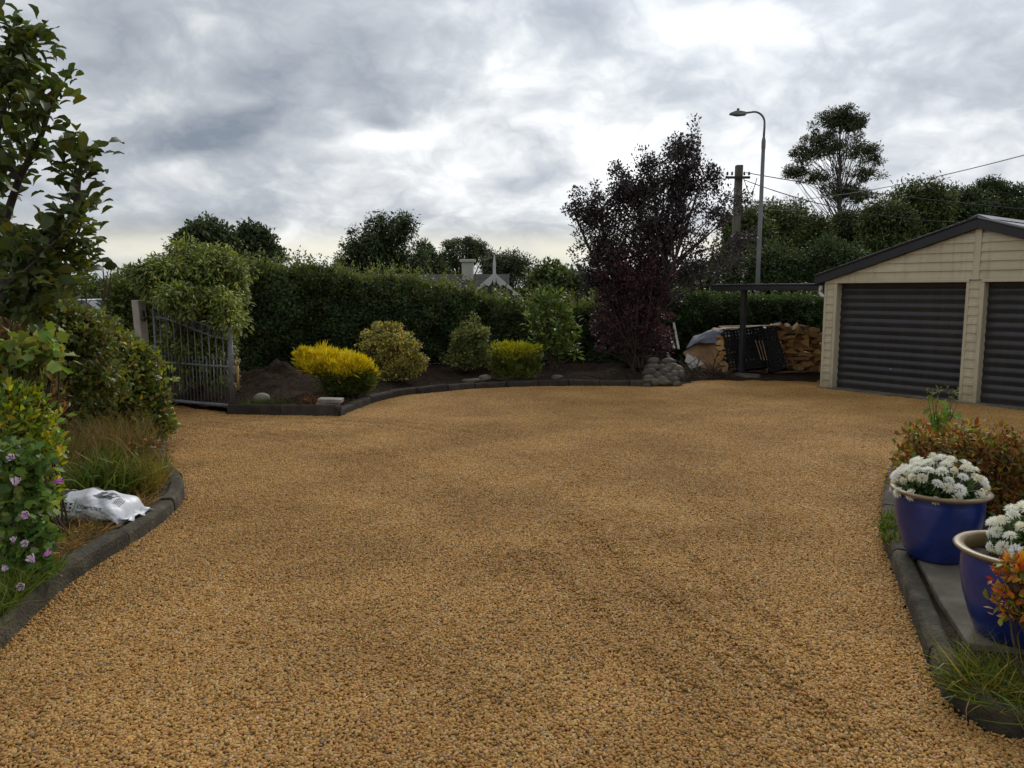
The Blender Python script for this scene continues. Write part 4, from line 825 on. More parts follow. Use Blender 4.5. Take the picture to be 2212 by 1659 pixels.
def limbs(r, base, tips, rad, mat, name, parent, trunk=None, wob=.08, n=6, sides=6, minr=.006, att=(.35, .75), lf=.5):
    """trunk plus a bent limb to every tip; the longest limbs are the thickest"""
    M = MB(); base = np.array(base, float)
    if trunk is not None:
        T = np.array(trunk, float); m = len(T); M.tube([Vector(p) for p in T], list(np.linspace(rad, rad*.28, m)), 9)
    else: T = np.array([base, base+np.array([0, 0, .05])])
    for t in tips:
        if trunk is not None:
            f = np.clip((t[2]-T[0, 2])/max(T[-1, 2]-T[0, 2], .01)*r.uniform(*att), 0.05, .95); s = f*(len(T)-1); i = min(int(s), len(T)-2); a = T[i]*(1-s+i)+T[i+1]*(s-i); r0 = rad*(1-.72*f)*lf
        else: a = base+r.normal(size=3)*np.array([.06, .06, 0]); r0 = rad
        L = np.linalg.norm(t-a); mid = (a+t)/2+r.normal(size=3)*wob*L+np.array([0, 0, .06*L])
        q = [Vector((1-u)**2*a+2*u*(1-u)*mid+u*u*t) for u in np.linspace(0, 1, n)]; M.tube(q, list(np.linspace(r0, max(minr, r0*.15), n)), sides, False)
    return M.build(name, mat, parent, True)
def lz(x, y): return float(lbz(np.array([[x]]), np.array([[y]]))[0, 0])
def rz_(x, y): return float(rbz(np.array([[x]]), np.array([[y]]))[0, 0])

def shrub(name, label, cat, ell, Y, base, cols, seed, nclump, crad, nleaf, L, W, T=T_TINY, mat=None, group=None, up=.3, droop=0.0, flat=.75, w=None, var=.2, stem=.012, depth=.8, shell=.55, colf=None, nstem=14, out=.8, spread=.6, parts=('stems', 'foliage'), stray=.09):
    r = np.random.RandomState(seed); root = thing(name, label, cat, base, 0, group); C = blobs_px(r, ell, Y, nclump, depth, shell)-np.array(base)
    st = r.rand(nclump) < stray; cm = C.mean(0); C[st] = cm+(C[st]-cm)*(1.12+.22*r.rand(st.sum(), 1))
    C[:, 2] = np.maximum(C[:, 2], crad*.5)
    P, A, Nn, idx = clump_leaves(r, C, crad*(.45+1.0*r.rand(nclump)), nleaf, out, up, droop, flat, spread)
    P[:, 2] = np.maximum(P[:, 2], .02)
    tone = 1+r.normal(size=(nclump, 1))*.13
    col = palette(r, cols, len(P), var, w)*tone[idx]
    if colf is not None: col = colf(r, P, col, idx)
    foliage(parts[1], root, mat or LEAF, P, A, Nn, L*(.7+.6*r.rand(len(P))), W*(.7+.6*r.rand(len(P))), col, T)
    limbs(r, (0, 0, -.03), C[r.choice(nclump, min(nstem, nclump), replace=False)], stem, TWIG, parts[0], root)
    return root

def tree(name, label, ell, Y, base, cols, seed, nclump, crad, nleaf, L, W, trunk_r, trunk_top, T=T_TINY, mat=None, bark=None, group=None, droop=0.0, up=.2, flat=.7, w=None, depth=.8, shell=.4, var=.22, nlimb=60, stems=1, out=.6, spread=.8, cat='tree', lean=(0, 0), wob=.10, strand=0, att=(.35, .75), lf=.5):
    r = np.random.RandomState(seed); root = thing(name, label, cat, base, 0, group); b = np.array(base); C = blobs_px(r, ell, Y, nclump, depth, shell)-b
    C[:, 2] = np.maximum(C[:, 2], .4)
    P, A, Nn, idx = clump_leaves(r, C, crad*(.6+.8*r.rand(nclump)), nleaf, out, up, droop, flat, spread)
    if strand: P[:, 2] -= (r.rand(len(P))**1.5)*strand
    P[:, 2] = np.maximum(P[:, 2], .1)
    col = palette(r, cols, len(P), var, w)*(1+r.normal(size=(nclump, 1))*.12)[idx]
    foliage('crown', root, mat or LEAF_DARK, P, A, Nn, L*(.7+.6*r.rand(len(P))), W*(.7+.6*r.rand(len(P))), col, T)
    top = np.array(trunk_top)-b
    for s in range(stems):
        o = np.array([r.normal()*.35, r.normal()*.2, 0])*(stems > 1); tp = top if stems == 1 else C[np.argsort(-C[:, 2])[int(len(C)*(.03+.09*s))]]*np.array([1, 1, .93])
        tr = [o+(tp-o)*t+np.array([math.sin(t*5+s+seed)*.04, math.cos(t*4+s)*.03, 0])*np.linalg.norm(top)*.35*t*(1-t)*2 for t in np.linspace(0, 1, 9)]; tr[0][2] = -.1
        sel = C[s::stems]; limbs(r, o, sel[r.choice(len(sel), min(nlimb//stems, len(sel)), replace=False)], trunk_r, bark or BARK, 'trunk', root, tr, wob, 7, att=att, lf=lf)
    return root

# ------------------------------------------------------------------ hedges
def hedge(name, label, line, height, thick, seed, n_face, L, W, cols, w=None, topcols=None, shoots=0, base_z=None, T=T_TINY, bulge=.28):
    r = np.random.RandomState(seed); line = np.array(line, float); root = thing(name, label, 'hedge', (*line[0], 0)); o = np.array([*line[0], 0])
    d = np.concatenate([[0], np.cumsum(np.linalg.norm(np.diff(line, axis=0), axis=1))]); Lg = d[-1]
    def loc(s): return np.stack([np.interp(s, d, line[:, 0]), np.interp(s, d, line[:, 1])], 1)
    def nrm(s): t = unit(loc(np.clip(s+.2, 0, Lg))-loc(np.clip(s-.2, 0, Lg))); return np.stack([t[:, 1], -t[:, 0]], 1)        # towards the drive
    H = lambda s: np.interp(s, np.linspace(0, Lg, len(height)), height)
    def surf_pt(s, q):                  # q 0..1 up the face, 1..2 across the top
        h = H(s)+(fbm(np.stack([s*.9, s*0, s*0], 1), seed+5)-.5)*.35; f = np.clip(q, 0, 1); t = np.clip(q-1, 0, 1)
        b = (fbm(np.stack([s*1.5, f*h*1.5, t*2], 1), seed)-.5)*2*bulge+(vnoise(np.stack([s*5, f*h*5, t*4], 1), seed+2)-.5)*.16
        nn = nrm(s); xy = loc(s)+nn*(b-.05-.18*f**3)[:, None]-nn*(t*thick)[:, None]
        return np.column_stack([xy, rz0+f*h+np.where(q > 1, b*.5, 0)]), nn
    rz0 = base_z if base_z is not None else .1
    # solid twig-brown shell behind the leaves, added to block light; stands for stems
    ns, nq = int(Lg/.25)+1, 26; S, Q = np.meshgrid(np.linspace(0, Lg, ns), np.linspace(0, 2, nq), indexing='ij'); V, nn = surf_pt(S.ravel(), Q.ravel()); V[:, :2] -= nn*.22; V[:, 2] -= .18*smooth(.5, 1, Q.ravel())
    i = np.arange(ns*nq).reshape(ns, nq); F = np.stack([i[:-1, :-1], i[1:, :-1], i[1:, 1:], i[:-1, 1:]], -1).reshape(-1, 4); np_mesh('opaque_core', V-o, F, TWIG, root, smooth=True)
    s = r.rand(n_face)*Lg; q = np.where(r.rand(n_face) < .74, r.rand(n_face), 1+r.rand(n_face)); P, nn = surf_pt(s, q); n3 = np.column_stack([nn, np.zeros(n_face)]); n3 = np.where((q > 1)[:, None], np.array([0, 0, 1.0]), n3)
    tuft = vnoise(np.column_stack([s*4, q*8, s*0]), seed+9)
    P = P+n3*((r.rand(n_face)**1.5)*-.26+.06*tuft)[:, None]; A = unit(n3*.6+rdir(r, n_face)*.8+np.array([0, 0, .35])); Nn = unit(n3*.8+np.array([0, 0, .6])+rdir(r, n_face)*.6)
    C = palette(r, cols, n_face, .25, w)*(.8+.4*tuft)[:, None]
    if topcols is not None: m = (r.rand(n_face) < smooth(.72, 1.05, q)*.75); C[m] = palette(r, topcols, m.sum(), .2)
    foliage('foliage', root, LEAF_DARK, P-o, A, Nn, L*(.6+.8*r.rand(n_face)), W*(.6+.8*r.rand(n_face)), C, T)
    if shoots:
        s = r.rand(shoots)*Lg; P0, nn = surf_pt(s, .93+r.rand(shoots)*1.0); hgt = .12+.35*r.rand(shoots)**2; k = 9; u = np.tile(np.linspace(.1, 1, k), shoots); j = np.repeat(np.arange(shoots), k); lean = r.normal(size=(shoots, 3))*np.array([.25, .25, 0])+np.array([0, 0, 1])
        P = P0[j]+lean[j]*(hgt[j]*u)[:, None]; A = unit(rdir(r, len(P))+np.array([0, 0, .7])); foliage('young_shoots', root, LEAF, P-o, A, rdir(r, len(P)), L*1.0, W*.8, palette(r, topcols or cols, len(P), .2))
    return root
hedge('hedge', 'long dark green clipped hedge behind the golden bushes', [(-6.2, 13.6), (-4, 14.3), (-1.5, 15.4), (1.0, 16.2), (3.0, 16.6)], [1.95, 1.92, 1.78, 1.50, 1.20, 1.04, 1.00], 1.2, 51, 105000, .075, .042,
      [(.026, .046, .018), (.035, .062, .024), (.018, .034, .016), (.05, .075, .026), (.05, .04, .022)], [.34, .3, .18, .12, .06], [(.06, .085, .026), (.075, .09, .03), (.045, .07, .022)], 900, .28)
hedge('hedge', 'mixed green hedge behind the woodpile and carport', [(2.6, 16.9), (4.2, 18.0), (6.5, 18.8), (9.5, 19.6)], [1.6, 1.5, 1.45, 1.45], 1.2, 53, 52000, .075, .045,
      [(.022, .04, .014), (.03, .055, .018), (.016, .03, .012), (.055, .09, .024)], [.38, .3, .22, .1], [(.04, .065, .02), (.03, .05, .016)], 300, .1)

# ------------------------------------------------------------------ rear bed bushes
def gold_tip(r, P, col, idx):
    z = (P[:, 2]-P[:, 2].min())/(np.ptp(P[:, 2])+1e-6); m = r.rand(len(P)) < smooth(.32, .62, z+.12*(fbm(P*3, 5)-.5)*2); col = col.copy()
    col[m] = palette(r, GOLD, m.sum(), .16); return col
GOLD = [(.50, .385, .012), (.44, .35, .012), (.56, .44, .016), (.36, .33, .016)]
b = ground(735, 862, .12)
shrub('golden_bush', 'wide flat-topped golden yellow bush above the paver', 'bush', [(695, 782, 46, 26), (742, 800, 54, 32, 1.2), (785, 815, 24, 34), (738, 840, 44, 16, .7), (670, 775, 22, 18)], b.y+.45, (b.x, b.y+.45, .12), [(.06, .085, .015), (.045, .07, .014), (.09, .105, .018)], 61, 330, .10, 70, .085, .014, T_BLADE, up=.75, out=.9, spread=.35, colf=gold_tip, mat=LEAF_GOLD, stray=.0, nstem=60, stem=.009, shell=.75, parts=('stems', 'foliage'))
def gold_tip2(r, P, col, idx):
    z = (P[:, 2]-P[:, 2].min())/(np.ptp(P[:, 2])+1e-6); m = r.rand(len(P)) < smooth(.45, .85, z+.2*(fbm(P*3, 5)-.5)*2)*.9; col = col.copy()
    col[m] = palette(r, [(.36, .33, .014), (.30, .30, .016), (.22, .24, .018)], m.sum(), .16); return col
b = ground(1112, 822, .12)
shrub('golden_bush', 'small round yellow-green bush by the middle of the rear kerb', 'bush', [(1112, 775, 44, 30), (1112, 795, 52, 26), (1095, 765, 28, 20), (1130, 768, 28, 20)], b.y+.4, (b.x, b.y+.4, .14), [(.075, .095, .015), (.055, .075, .014), (.10, .115, .018)], 62, 230, .09, 75, .075, .013, T_BLADE, up=.75, out=.9, spread=.4, colf=gold_tip2, mat=LEAF_GOLD, nstem=50, stem=.008, shell=.75)
b = ground(842, 826, .18)
shrub('variegated_bush', 'rounded yellow variegated bush between golden bush and green bush', 'bush', [(845, 755, 60, 45), (860, 795, 48, 28), (815, 735, 38, 28), (845, 718, 26, 18), (890, 785, 24, 26)], b.y+.5, (b.x, b.y+.5, .18), [(.20, .20, .06), (.10, .12, .035), (.30, .27, .09), (.14, .13, .07), (.06, .08, .03)], 63, 240, .11, 60, .048, .028, T_LEAF, w=[.3, .28, .14, .14, .14], nstem=40)
b = ground(1010, 800, .25)
shrub('green_bush', 'loose green bush in front of the hedge, left of the round yellow one', 'bush', [(1010, 740, 34, 40), (1000, 775, 34, 26), (1030, 720, 22, 24), (1035, 770, 20, 30)], b.y+.3, (b.x, b.y+.3, .25), [(.07, .10, .03), (.05, .08, .025), (.12, .15, .045), (.09, .09, .05)], 64, 130, .12, 55, .055, .028, T_LEAF, nstem=30)
b = ground(1195, 792, .25)
shrub('laurel_sapling', 'upright laurel sapling with glossy bright green leaves before the hedge', 'sapling', [(1185, 650, 26, 28), (1165, 700, 24, 24), (1215, 690, 30, 30), (1200, 735, 40, 30), (1225, 740, 24, 40), (1160, 728, 18, 16)], b.y-.1, (b.x, b.y-.1, .25), [(.10, .17, .035), (.07, .13, .03), (.15, .22, .05), (.05, .10, .025)], 65, 70, .12, 14, .15, .05, T_LEAF, up=.45, nstem=40, stem=.013, mat=leaf_mat('laurel_leaf', .2, .35, spec=.45, gain=(.75, 1.2)), parts=('stems', 'foliage'))
b = ground(1075, 800, .25)
shrub('white_flower_bush', 'low dark bush dotted with small white flowers behind the round yellow bush', 'bush', [(1058, 765, 22, 30), (1165, 775, 14, 22)], 15.3, (at(1060, 790, 15.3).x, 15.3, .25), [(.04, .055, .025), (.03, .045, .02), (.65, .65, .62)], 66, 60, .10, 40, .035, .024, T_LEAF, w=[.47, .47, .06], nstem=16)

# purple-leaved plum tree
PB = at(1375, 770, 15.6)
tree('plum_tree', 'tall purple-leaved plum tree with many dark stems', [(1290, 455, 62, 62), (1370, 420, 80, 70), (1470, 395, 85, 75), (1480, 320, 45, 45, .8), (1495, 275, 16, 22, .4), (1400, 350, 36, 30, .6), (1300, 545, 70, 45, .9), (1420, 500, 110, 60, .9), (1545, 460, 42, 60, .45), (1600, 440, 35, 40, .10), (1590, 545, 45, 60, .22), (1255, 500, 28, 30, .5), (1320, 395, 22, 20, .4), (1285, 600, 45, 40, .7), (1500, 570, 70, 50, .45), (1440, 600, 70, 50, .6), (1245, 450, 24, 40, .6), (1540, 380, 30, 50, .5)], 15.6, (PB.x, 15.6, .25),
     [(.022, .018, .019), (.029, .022, .022), (.018, .016, .017), (.036, .023, .024), (.028, .027, .021)], 71, 660, .14, 46, .062, .036, .06, at(1470, 300, 15.6), nlimb=200, stems=5, depth=.5, w=[.34, .28, .2, .1, .08], shell=.2, up=.35, flat=1.15, wob=.09, bark=BARK, mat=LEAF_RED2)
shrub('plum_suckers', 'dark red leafy suckers round the foot of the purple tree', 'shrub', [(1310, 680, 32, 90), (1360, 660, 55, 110), (1425, 690, 32, 90), (1370, 590, 75, 60), (1400, 745, 50, 30)], 15.4, (PB.x-.05, 15.4, .25), [(.034, .015, .018), (.024, .014, .016), (.052, .019, .023), (.022, .018, .017), (.07, .024, .027)], 72, 330, .15, 36, .06, .034, T_TINY, w=[.3, .28, .16, .2, .06], nstem=70, stem=.016, up=.45, depth=.5, mat=LEAF_RED2)

# climber over the gate post
CB = at(420, 860, 12.2)
shrub('climbing_shrub', 'huge light green shrub spilling over the gate and its post', 'shrub', [(445, 592, 76, 52, 1.3, -.35), (345, 600, 40, 38, 1.2, -.85), (465, 655, 56, 50, 1, -.3), (430, 760, 66, 80, 1.3, -.5), (475, 700, 26, 60, 1, -.5), (375, 630, 40, 34, .9, -.8), (515, 610, 30, 30, .5), (390, 585, 36, 36, .8, -.5), (490, 650, 24, 50, .8, -.4), (440, 655, 60, 24, .9, -1.15), (495, 690, 16, 46, .6, -1.1), (385, 640, 36, 22, .7, -1.2)], 12.2, (CB.x, 12.2, .1), [(.075, .105, .03), (.055, .085, .026), (.11, .14, .04), (.15, .18, .05), (.04, .06, .022)], 73, 300, .20, 130, .085, .030, T_LEAF, w=[.3, .26, .2, .12, .12], up=.0, droop=.3, nstem=80, stem=.016, depth=.75)
shrub('side_hedge', 'rough green hedge running away left of the gate post', 'hedge', [(290, 635, 50, 42), (275, 700, 36, 50), (315, 720, 45, 90), (305, 640, 40, 40)], 13.2, (at(270, 860, 13.2).x, 13.2, 0), [(.05, .075, .022), (.07, .095, .028), (.035, .055, .02)], 74, 240, .2, 60, .085, .04, T_TINY, nstem=40, depth=1.2)

# ------------------------------------------------------------------ background trees
DKG = [(.028, .045, .020), (.038, .06, .025), (.02, .034, .017), (.05, .07, .028)]
OLV = [(.045, .06, .032), (.06, .075, .042), (.032, .045, .026), (.075, .085, .05)]
BIR = [(.04, .06, .02), (.055, .075, .024), (.028, .044, .018), (.075, .09, .03)]
def bg(name, label, ell, Y, px, cols, seed, nc, cr, nl, L, W, tr, top, **k):
    b = at(px, 620, Y); return tree(name, label, ell, Y, (b.x, Y, -2.3 if b.x > -9 else -.05), cols, seed, nc, cr, nl, L, W, tr, at(*top, Y), **k)
bg('broadleaf_tree', 'dark rounded tree peeping over the climbing shrub, left one', [(450, 505, 48, 26), (430, 520, 36, 24), (475, 540, 40, 30), (410, 512, 20, 10, .6)], 30, 452, DKG, 81, 75, .42, 130, .17, .10, .2, (450, 520))
bg('broadleaf_tree', 'dark rounded tree peeping over the climbing shrub, right one', [(550, 530, 44, 36), (570, 570, 38, 40), (540, 505, 24, 16), (590, 555, 18, 14, .7)], 32, 556, DKG, 82, 95, .42, 130, .17, .10, .2, (552, 520))
bg('birch_tree', 'big weeping birch standing left of the house chimney', [(845, 490, 48, 38, .8), (800, 530, 62, 40), (875, 480, 24, 26, .5), (780, 575, 62, 40), (850, 570, 60, 45), (740, 580, 26, 28, .8), (775, 500, 30, 18, .4), (900, 560, 26, 36, .6)], 46, 815, DKG, 83, 190, .5, 130, .24, .09, .26, (850, 470), droop=.6, strand=.9)
bg('gum_tree', 'low spreading gum tree behind the house chimney', [(1000, 527, 42, 14, 1), (970, 560, 30, 22, .8), (1035, 545, 34, 18), (1000, 555, 50, 26, .5), (955, 575, 26, 24)], 60, 990, OLV, 84, 80, .42, 100, .26, .08, .24, (1000, 530), droop=.3)
bg('gum_tree', 'gum tree behind the white fretwork gable', [(1085, 560, 34, 22), (1125, 565, 28, 26), (1100, 590, 50, 26), (1060, 575, 26, 24)], 58, 1095, OLV, 85, 100, .5, 100, .28, .09, .24, (1095, 560), droop=.4, strand=.5)
bg('broadleaf_tree', 'small dark tree between the birch and the gum', [(930, 575, 30, 28), (915, 550, 18, 20, .6)], 52, 925, DKG, 86, 50, .5, 110, .24, .11, .2, (928, 560))
bg('garden_shrub', 'bushy green shrub mass between the house and the purple tree', [(1200, 610, 56, 38), (1240, 640, 60, 50), (1170, 630, 30, 24)], 24, 1205, [(.045, .07, .022), (.06, .09, .026), (.035, .05, .02)], 87, 150, .4, 85, .16, .09, .12, (1200, 600), cat='shrub')
bg('gum_tree', 'tall open-crowned gum tree, highest on the right', [(1815, 258, 52, 28, 1), (1770, 290, 34, 22, .6), (1845, 275, 34, 26, .6), (1735, 335, 36, 24, .7), (1790, 320, 40, 24, .6), (1870, 325, 38, 22, .8), (1720, 375, 30, 16, .6), (1760, 385, 44, 22, .4), (1870, 380, 36, 20, .6), (1820, 345, 50, 40, .35), (1890, 345, 22, 14, .5), (1700, 385, 14, 10, .4), (1830, 420, 60, 22, .5)], 62, 1818, OLV, 88, 200, .44, 95, .26, .08, .22, (1815, 270), droop=.35, nlimb=160, shell=.2, bark=BARK_GUM, wob=.10, flat=.6, att=(.6, .9), lf=.28)
GRP = [('birch_tree', 'birch in the wood, nearest the street lamp', 1665, 475, 55, 130, 44), ('birch_tree', 'birch in the wood under the tall gum, left of its trunk', 1735, 490, 55, 130, 46), ('broadleaf_tree', 'dark tree in the wood just right of the gum trunk', 1850, 500, 60, 110, 50), ('birch_tree', 'birch in the wood above the garage eave', 1920, 470, 50, 110, 44),
       ('birch_tree', 'loose birch above the left slope of the garage', 1990, 440, 62, 130, 46), ('broadleaf_tree', 'dark green tree behind the garage ridge', 2080, 450, 66, 120, 48), ('broadleaf_tree', 'dark green tree at the far right above the garage', 2170, 440, 72, 120, 50), ('birch_tree', 'young birch behind the power pole', 1610, 500, 45, 110, 40)]
for k, (nm, lb, px, py, rx, ry, Y) in enumerate(GRP):
    bi = nm == 'birch_tree'
    bg(nm, lb, [(px, py, rx, ry*.45), (px-10, py+60, rx*1.05, ry*.5), (px+rx*.4, py+20, rx*.6, ry*.45), (px-rx*.45, py-10, rx*.5, ry*.35), (px, py+110, rx, ry*.4)], Y, px, BIR if bi else DKG, 90+k, 170, .62, 130, .24, .09, .20, (px+6, py-ry*.3), droop=.5 if bi else 0, strand=.8 if bi else 0, bark=BARK_PALE if bi else BARK, group='trees of the wood behind the garage')
shrub('undergrowth', 'green undergrowth filling the foot of the wood behind the carport', 'undergrowth', [(1560, 610, 80, 40), (1680, 600, 90, 60), (1790, 590, 70, 60)], 32, (at(1680, 620, 32).x, 32, -2.3), DKG, 99, 420, .6, 120, .14, .07, T_TINY, nstem=60, depth=.6, stem=.04, mat=LEAF_DARK)
shrub('roadside_scrub', 'distant green scrub along the road at the far left', 'scrub', [(240, 632, 70, 24), (120, 640, 90, 20), (30, 650, 60, 30), (190, 650, 120, 16)], 38, (at(190, 660, 38).x, 38, -.1), [(.05, .07, .025), (.065, .085, .03), (.035, .05, .02)], 100, 260, .5, 60, .2, .1, nstem=30, mat=LEAF_DARK)
V = []; n = 60
for k in range(n+1): x = -420+k*14; V += [(x, 520, -5), (x, 520, 8+5*math.sin(k*.35)+3*math.sin(k*.9+1)), (x, 700, -5)]
hl = MB().add(V, [(3*k, 3*k+3, 3*k+4, 3*k+1) for k in range(n)]+[(3*k+1, 3*k+4, 3*k+5, 3*k+2) for k in range(n)]).build('hill', surf('hill_wood', (.018, .026, .018), (.035, .045, .028), .05, 1, .2), None, True); hl['kind'] = 'structure'

# ------------------------------------------------------------------ left garden
def leaf_parts(r, root, P, A, Nn, L, W, cols, T, n, name='leaf', w=None, vis=None, rest='foliage', mat=None, var=.2, restmat=None):
    """the n leaves that show best become pieces of their own, the rest one part"""
    meshes = []
    for k in range(6):
        V, F = leaves(np.zeros((1, 3)), np.array([[0, 1., 0]]), np.array([[0, 0, 1.]]), 1.0, 1.0, (T[0]*np.array([1, 1, (.4, .8, 1.2, 1.7, 1, .6)[k]]), T[1]))
        c = palette(r, [cols[k % len(cols)]], 1, .1); o = np_mesh(name, V, F, mat or LEAF_OBJ, None, np.repeat(c, len(V), 0), True); meshes.append(o.data); bpy.data.objects.remove(o)
    A = unit(A); S = unit(np.cross(A, Nn)); N2 = np.cross(S, A)
    world = P+np.array(root.location)
    score = (vis(world) if vis is not None else np.zeros(len(P)))+r.rand(len(P))*.5; order = np.argsort(-score)
    for j, i in enumerate(order[:n]):
        o = link(name, meshes[r.choice(6)], root); M = np.eye(4); M[:3, 0] = S[i]*W[i]; M[:3, 1] = A[i]*L[i]; M[:3, 2] = N2[i]*L[i]; M[:3, 3] = P[i]; o.matrix_local = Matrix(M.tolist())
    q = order[n:]
    if len(q): foliage(rest, root, restmat or (LEAF_RED if mat is not None else LEAF), P[q], A[q], Nn[q], L[q], W[q], palette(r, cols, len(q), var, w), T, kind='stuff')
def in_view(Wd):                      # nearer the drive and inside the picture
    u = Wd[:, 0]/np.maximum(Wd[:, 1], .1); return (u > -.68)*1.0+.25*(-Wd[:, 1])*.2

def left_tree():
    r = np.random.RandomState(201); base = np.array((-4.15, 4.75, .1)); root = thing('leafy_tree', 'tall large-leaved tree leaning in at the left edge', 'tree', base)
    Y = 4.6; ends = []; M = MB()
    def br(pts, r0, r1):
        q = [np.array(at(x, y, Y+dy))-base for x, y, dy in pts]; sp = []
        for i in range(len(q)-1):
            for t in np.linspace(0, 1, 5)[:-1]: sp.append(q[i]*(1-t)+q[i+1]*t)
        sp.append(q[-1]); M.tube([Vector(p) for p in sp], list(np.linspace(r0, r1, len(sp))), 8); return sp
    trunk = [np.array((0, 0, -.1)), np.array((.15, -.05, .8)), np.array(at(-60, 690, Y))-base, np.array(at(20, 610, Y))-base]
    M.tube([Vector(p) for p in trunk], [.065, .055, .048, .04], 10)
    A_ = [br([(20, 610, 0), (90, 545, 0), (150, 490, -.05), (165, 440, -.05), (172, 370, -.1), (188, 322, -.1)], .034, .007),
          br([(90, 545, 0), (150, 530, .1), (170, 500, .1), (188, 445, .15)], .014, .004), br([(178, 440, 0), (160, 380, 0), (170, 320, .05)], .012, .004),
          br([(-40, 640, .1), (10, 480, .15), (40, 390, .15), (90, 290, .1), (112, 220, .1), (122, 160, .1)], .03, .006), br([(40, 390, .1), (-10, 300, .1), (20, 200, .1), (60, 110, .15), (70, 70, .1)], .018, .005),
          br([(90, 290, .1), (60, 200, .2), (40, 120, .2), (30, 70, .2)], .012, .004), br([(-40, 660, -.1), (60, 580, -.2), (120, 520, -.2)], .014, .004), br([(20, 610, .1), (120, 590, .2), (160, 575, .2), (172, 550, .2)], .012, .003),
          br([(-60, 640, .3), (-20, 520, .3), (-10, 420, .3), (20, 330, .3)], .02, .005)]
    M.build('trunk', BARK, root, True)
    P, A, Nn = [], [], []
    for sp in A_:
        n = len(sp)
        for i in range(int(n*.35), n):
            for k in range(8 if i < n-1 else 14):
                d = rdir(r, 1)[0]; d[2] = d[2]*.6+.25; tl = r.uniform(.0, .07); P.append(sp[i]+d*tl+r.normal(size=3)*.04); A.append(d+(sp[min(i+1, n-1)]-sp[i-1])*1.2); Nn.append(np.array([0, -.3, 1])+r.normal(size=3)*.5)
    for (x, y, rx, ry, n) in ((40, 130, 40, 50, 60), (75, 220, 45, 50, 70), (30, 300, 50, 70, 70), (20, 210, 40, 90, 70), (-10, 460, 30, 120, 90), (40, 530, 50, 40, 50), (60, 640, 70, 50, 130), (70, 575, 70, 60, 190), (20, 560, 50, 70, 120), (110, 620, 55, 45, 120), (40, 660, 80, 40, 120), (100, 510, 35, 30, 40)):
        for k in range(n):
            d = rdir(r, 1)[0]*r.rand()**.4; c = np.array(at(x+d[0]*rx, y+d[2]*ry, Y+d[1]*.4+.15))-base; P.append(c); a = rdir(r, 1)[0]; a[2] += .2; A.append(a); Nn.append(np.array([0, -.3, 1])+r.normal(size=3)*.6)
    P, A, Nn = np.array(P), np.array(A), np.array(Nn); n = len(P); L = .098*(.65+.6*r.rand(n)); W = L*(.46+.14*r.rand(n))
    leaf_parts(r, root, P, A, Nn, L, W, [(.042, .07, .02), (.032, .055, .018), (.06, .088, .022), (.036, .055, .02), (.065, .075, .02), (.028, .045, .016)], T_OBOV, 300, vis=in_view, mat=leaf_mat('leaf_tree_single', .3, .5, spec=.22, rnd=.35, gain=(1.1, 1.75)), restmat=leaf_mat('leaf_tree', .3, .45, gain=(1.1, 1.75)))
left_tree()

def near_shrub(name, label, ell, Y, base, cols, seed, nclump, crad, nleaf, L, ratio, T, nparts, w=None, up=.4, droop=0, depth=.8, stem=.008, nstem=30, shell=.5, cat='bush', mat=None):
    r = np.random.RandomState(seed); root = thing(name, label, cat, base); C = blobs_px(r, ell, Y, nclump, depth, shell)-np.array(base); C[:, 2] = np.maximum(C[:, 2], .04)
    P, A, Nn, idx = clump_leaves(r, C, crad*(.7+.6*r.rand(nclump)), nleaf, .8, up, droop); P[:, 2] = np.maximum(P[:, 2], .02); Ls = L*(.6+.7*r.rand(len(P))); 
    leaf_parts(r, root, P, A, Nn, Ls, Ls*ratio*(.8+.4*r.rand(len(P))), cols, T, nparts, w=w, vis=in_view, mat=mat)
    limbs(r, (0, 0, -.03), C[r.choice(nclump, min(nstem, nclump), replace=False)], stem, TWIG, 'stems', root); return root, C, r
near_shrub('golden_leaf_bush', 'yellow variegated bush with pointed leaves above the compost bag', [(45, 900, 70, 60), (90, 970, 45, 60), (50, 1050, 60, 60), (92, 1075, 28, 50), (25, 850, 35, 30)], 5.0, (-3.15, 5.05, lz(-3.15, 5.05)), [(.18, .205, .018), (.085, .135, .024), (.25, .25, .02), (.05, .10, .022), (.13, .175, .022), (.075, .12, .024)], 211, 150, .075, 13, .062, .42, T_LEAF, 300, w=[.2, .22, .12, .18, .16, .12])
root, C, r = near_shrub('mallow_bush', 'green mallow bush with pale pink flowers at the left edge', [(40, 1010, 60, 50), (50, 1100, 60, 60), (70, 1180, 50, 50), (40, 1230, 55, 50), (20, 1290, 40, 30)], 4.15, (-2.95, 4.2, lz(-2.95, 4.2)), [(.055, .105, .028), (.04, .085, .024), (.075, .13, .034), (.05, .095, .03), (.09, .14, .04), (.035, .07, .02)], 212, 130, .07, 12, .05, .95, T_LOBE, 300, up=.2)
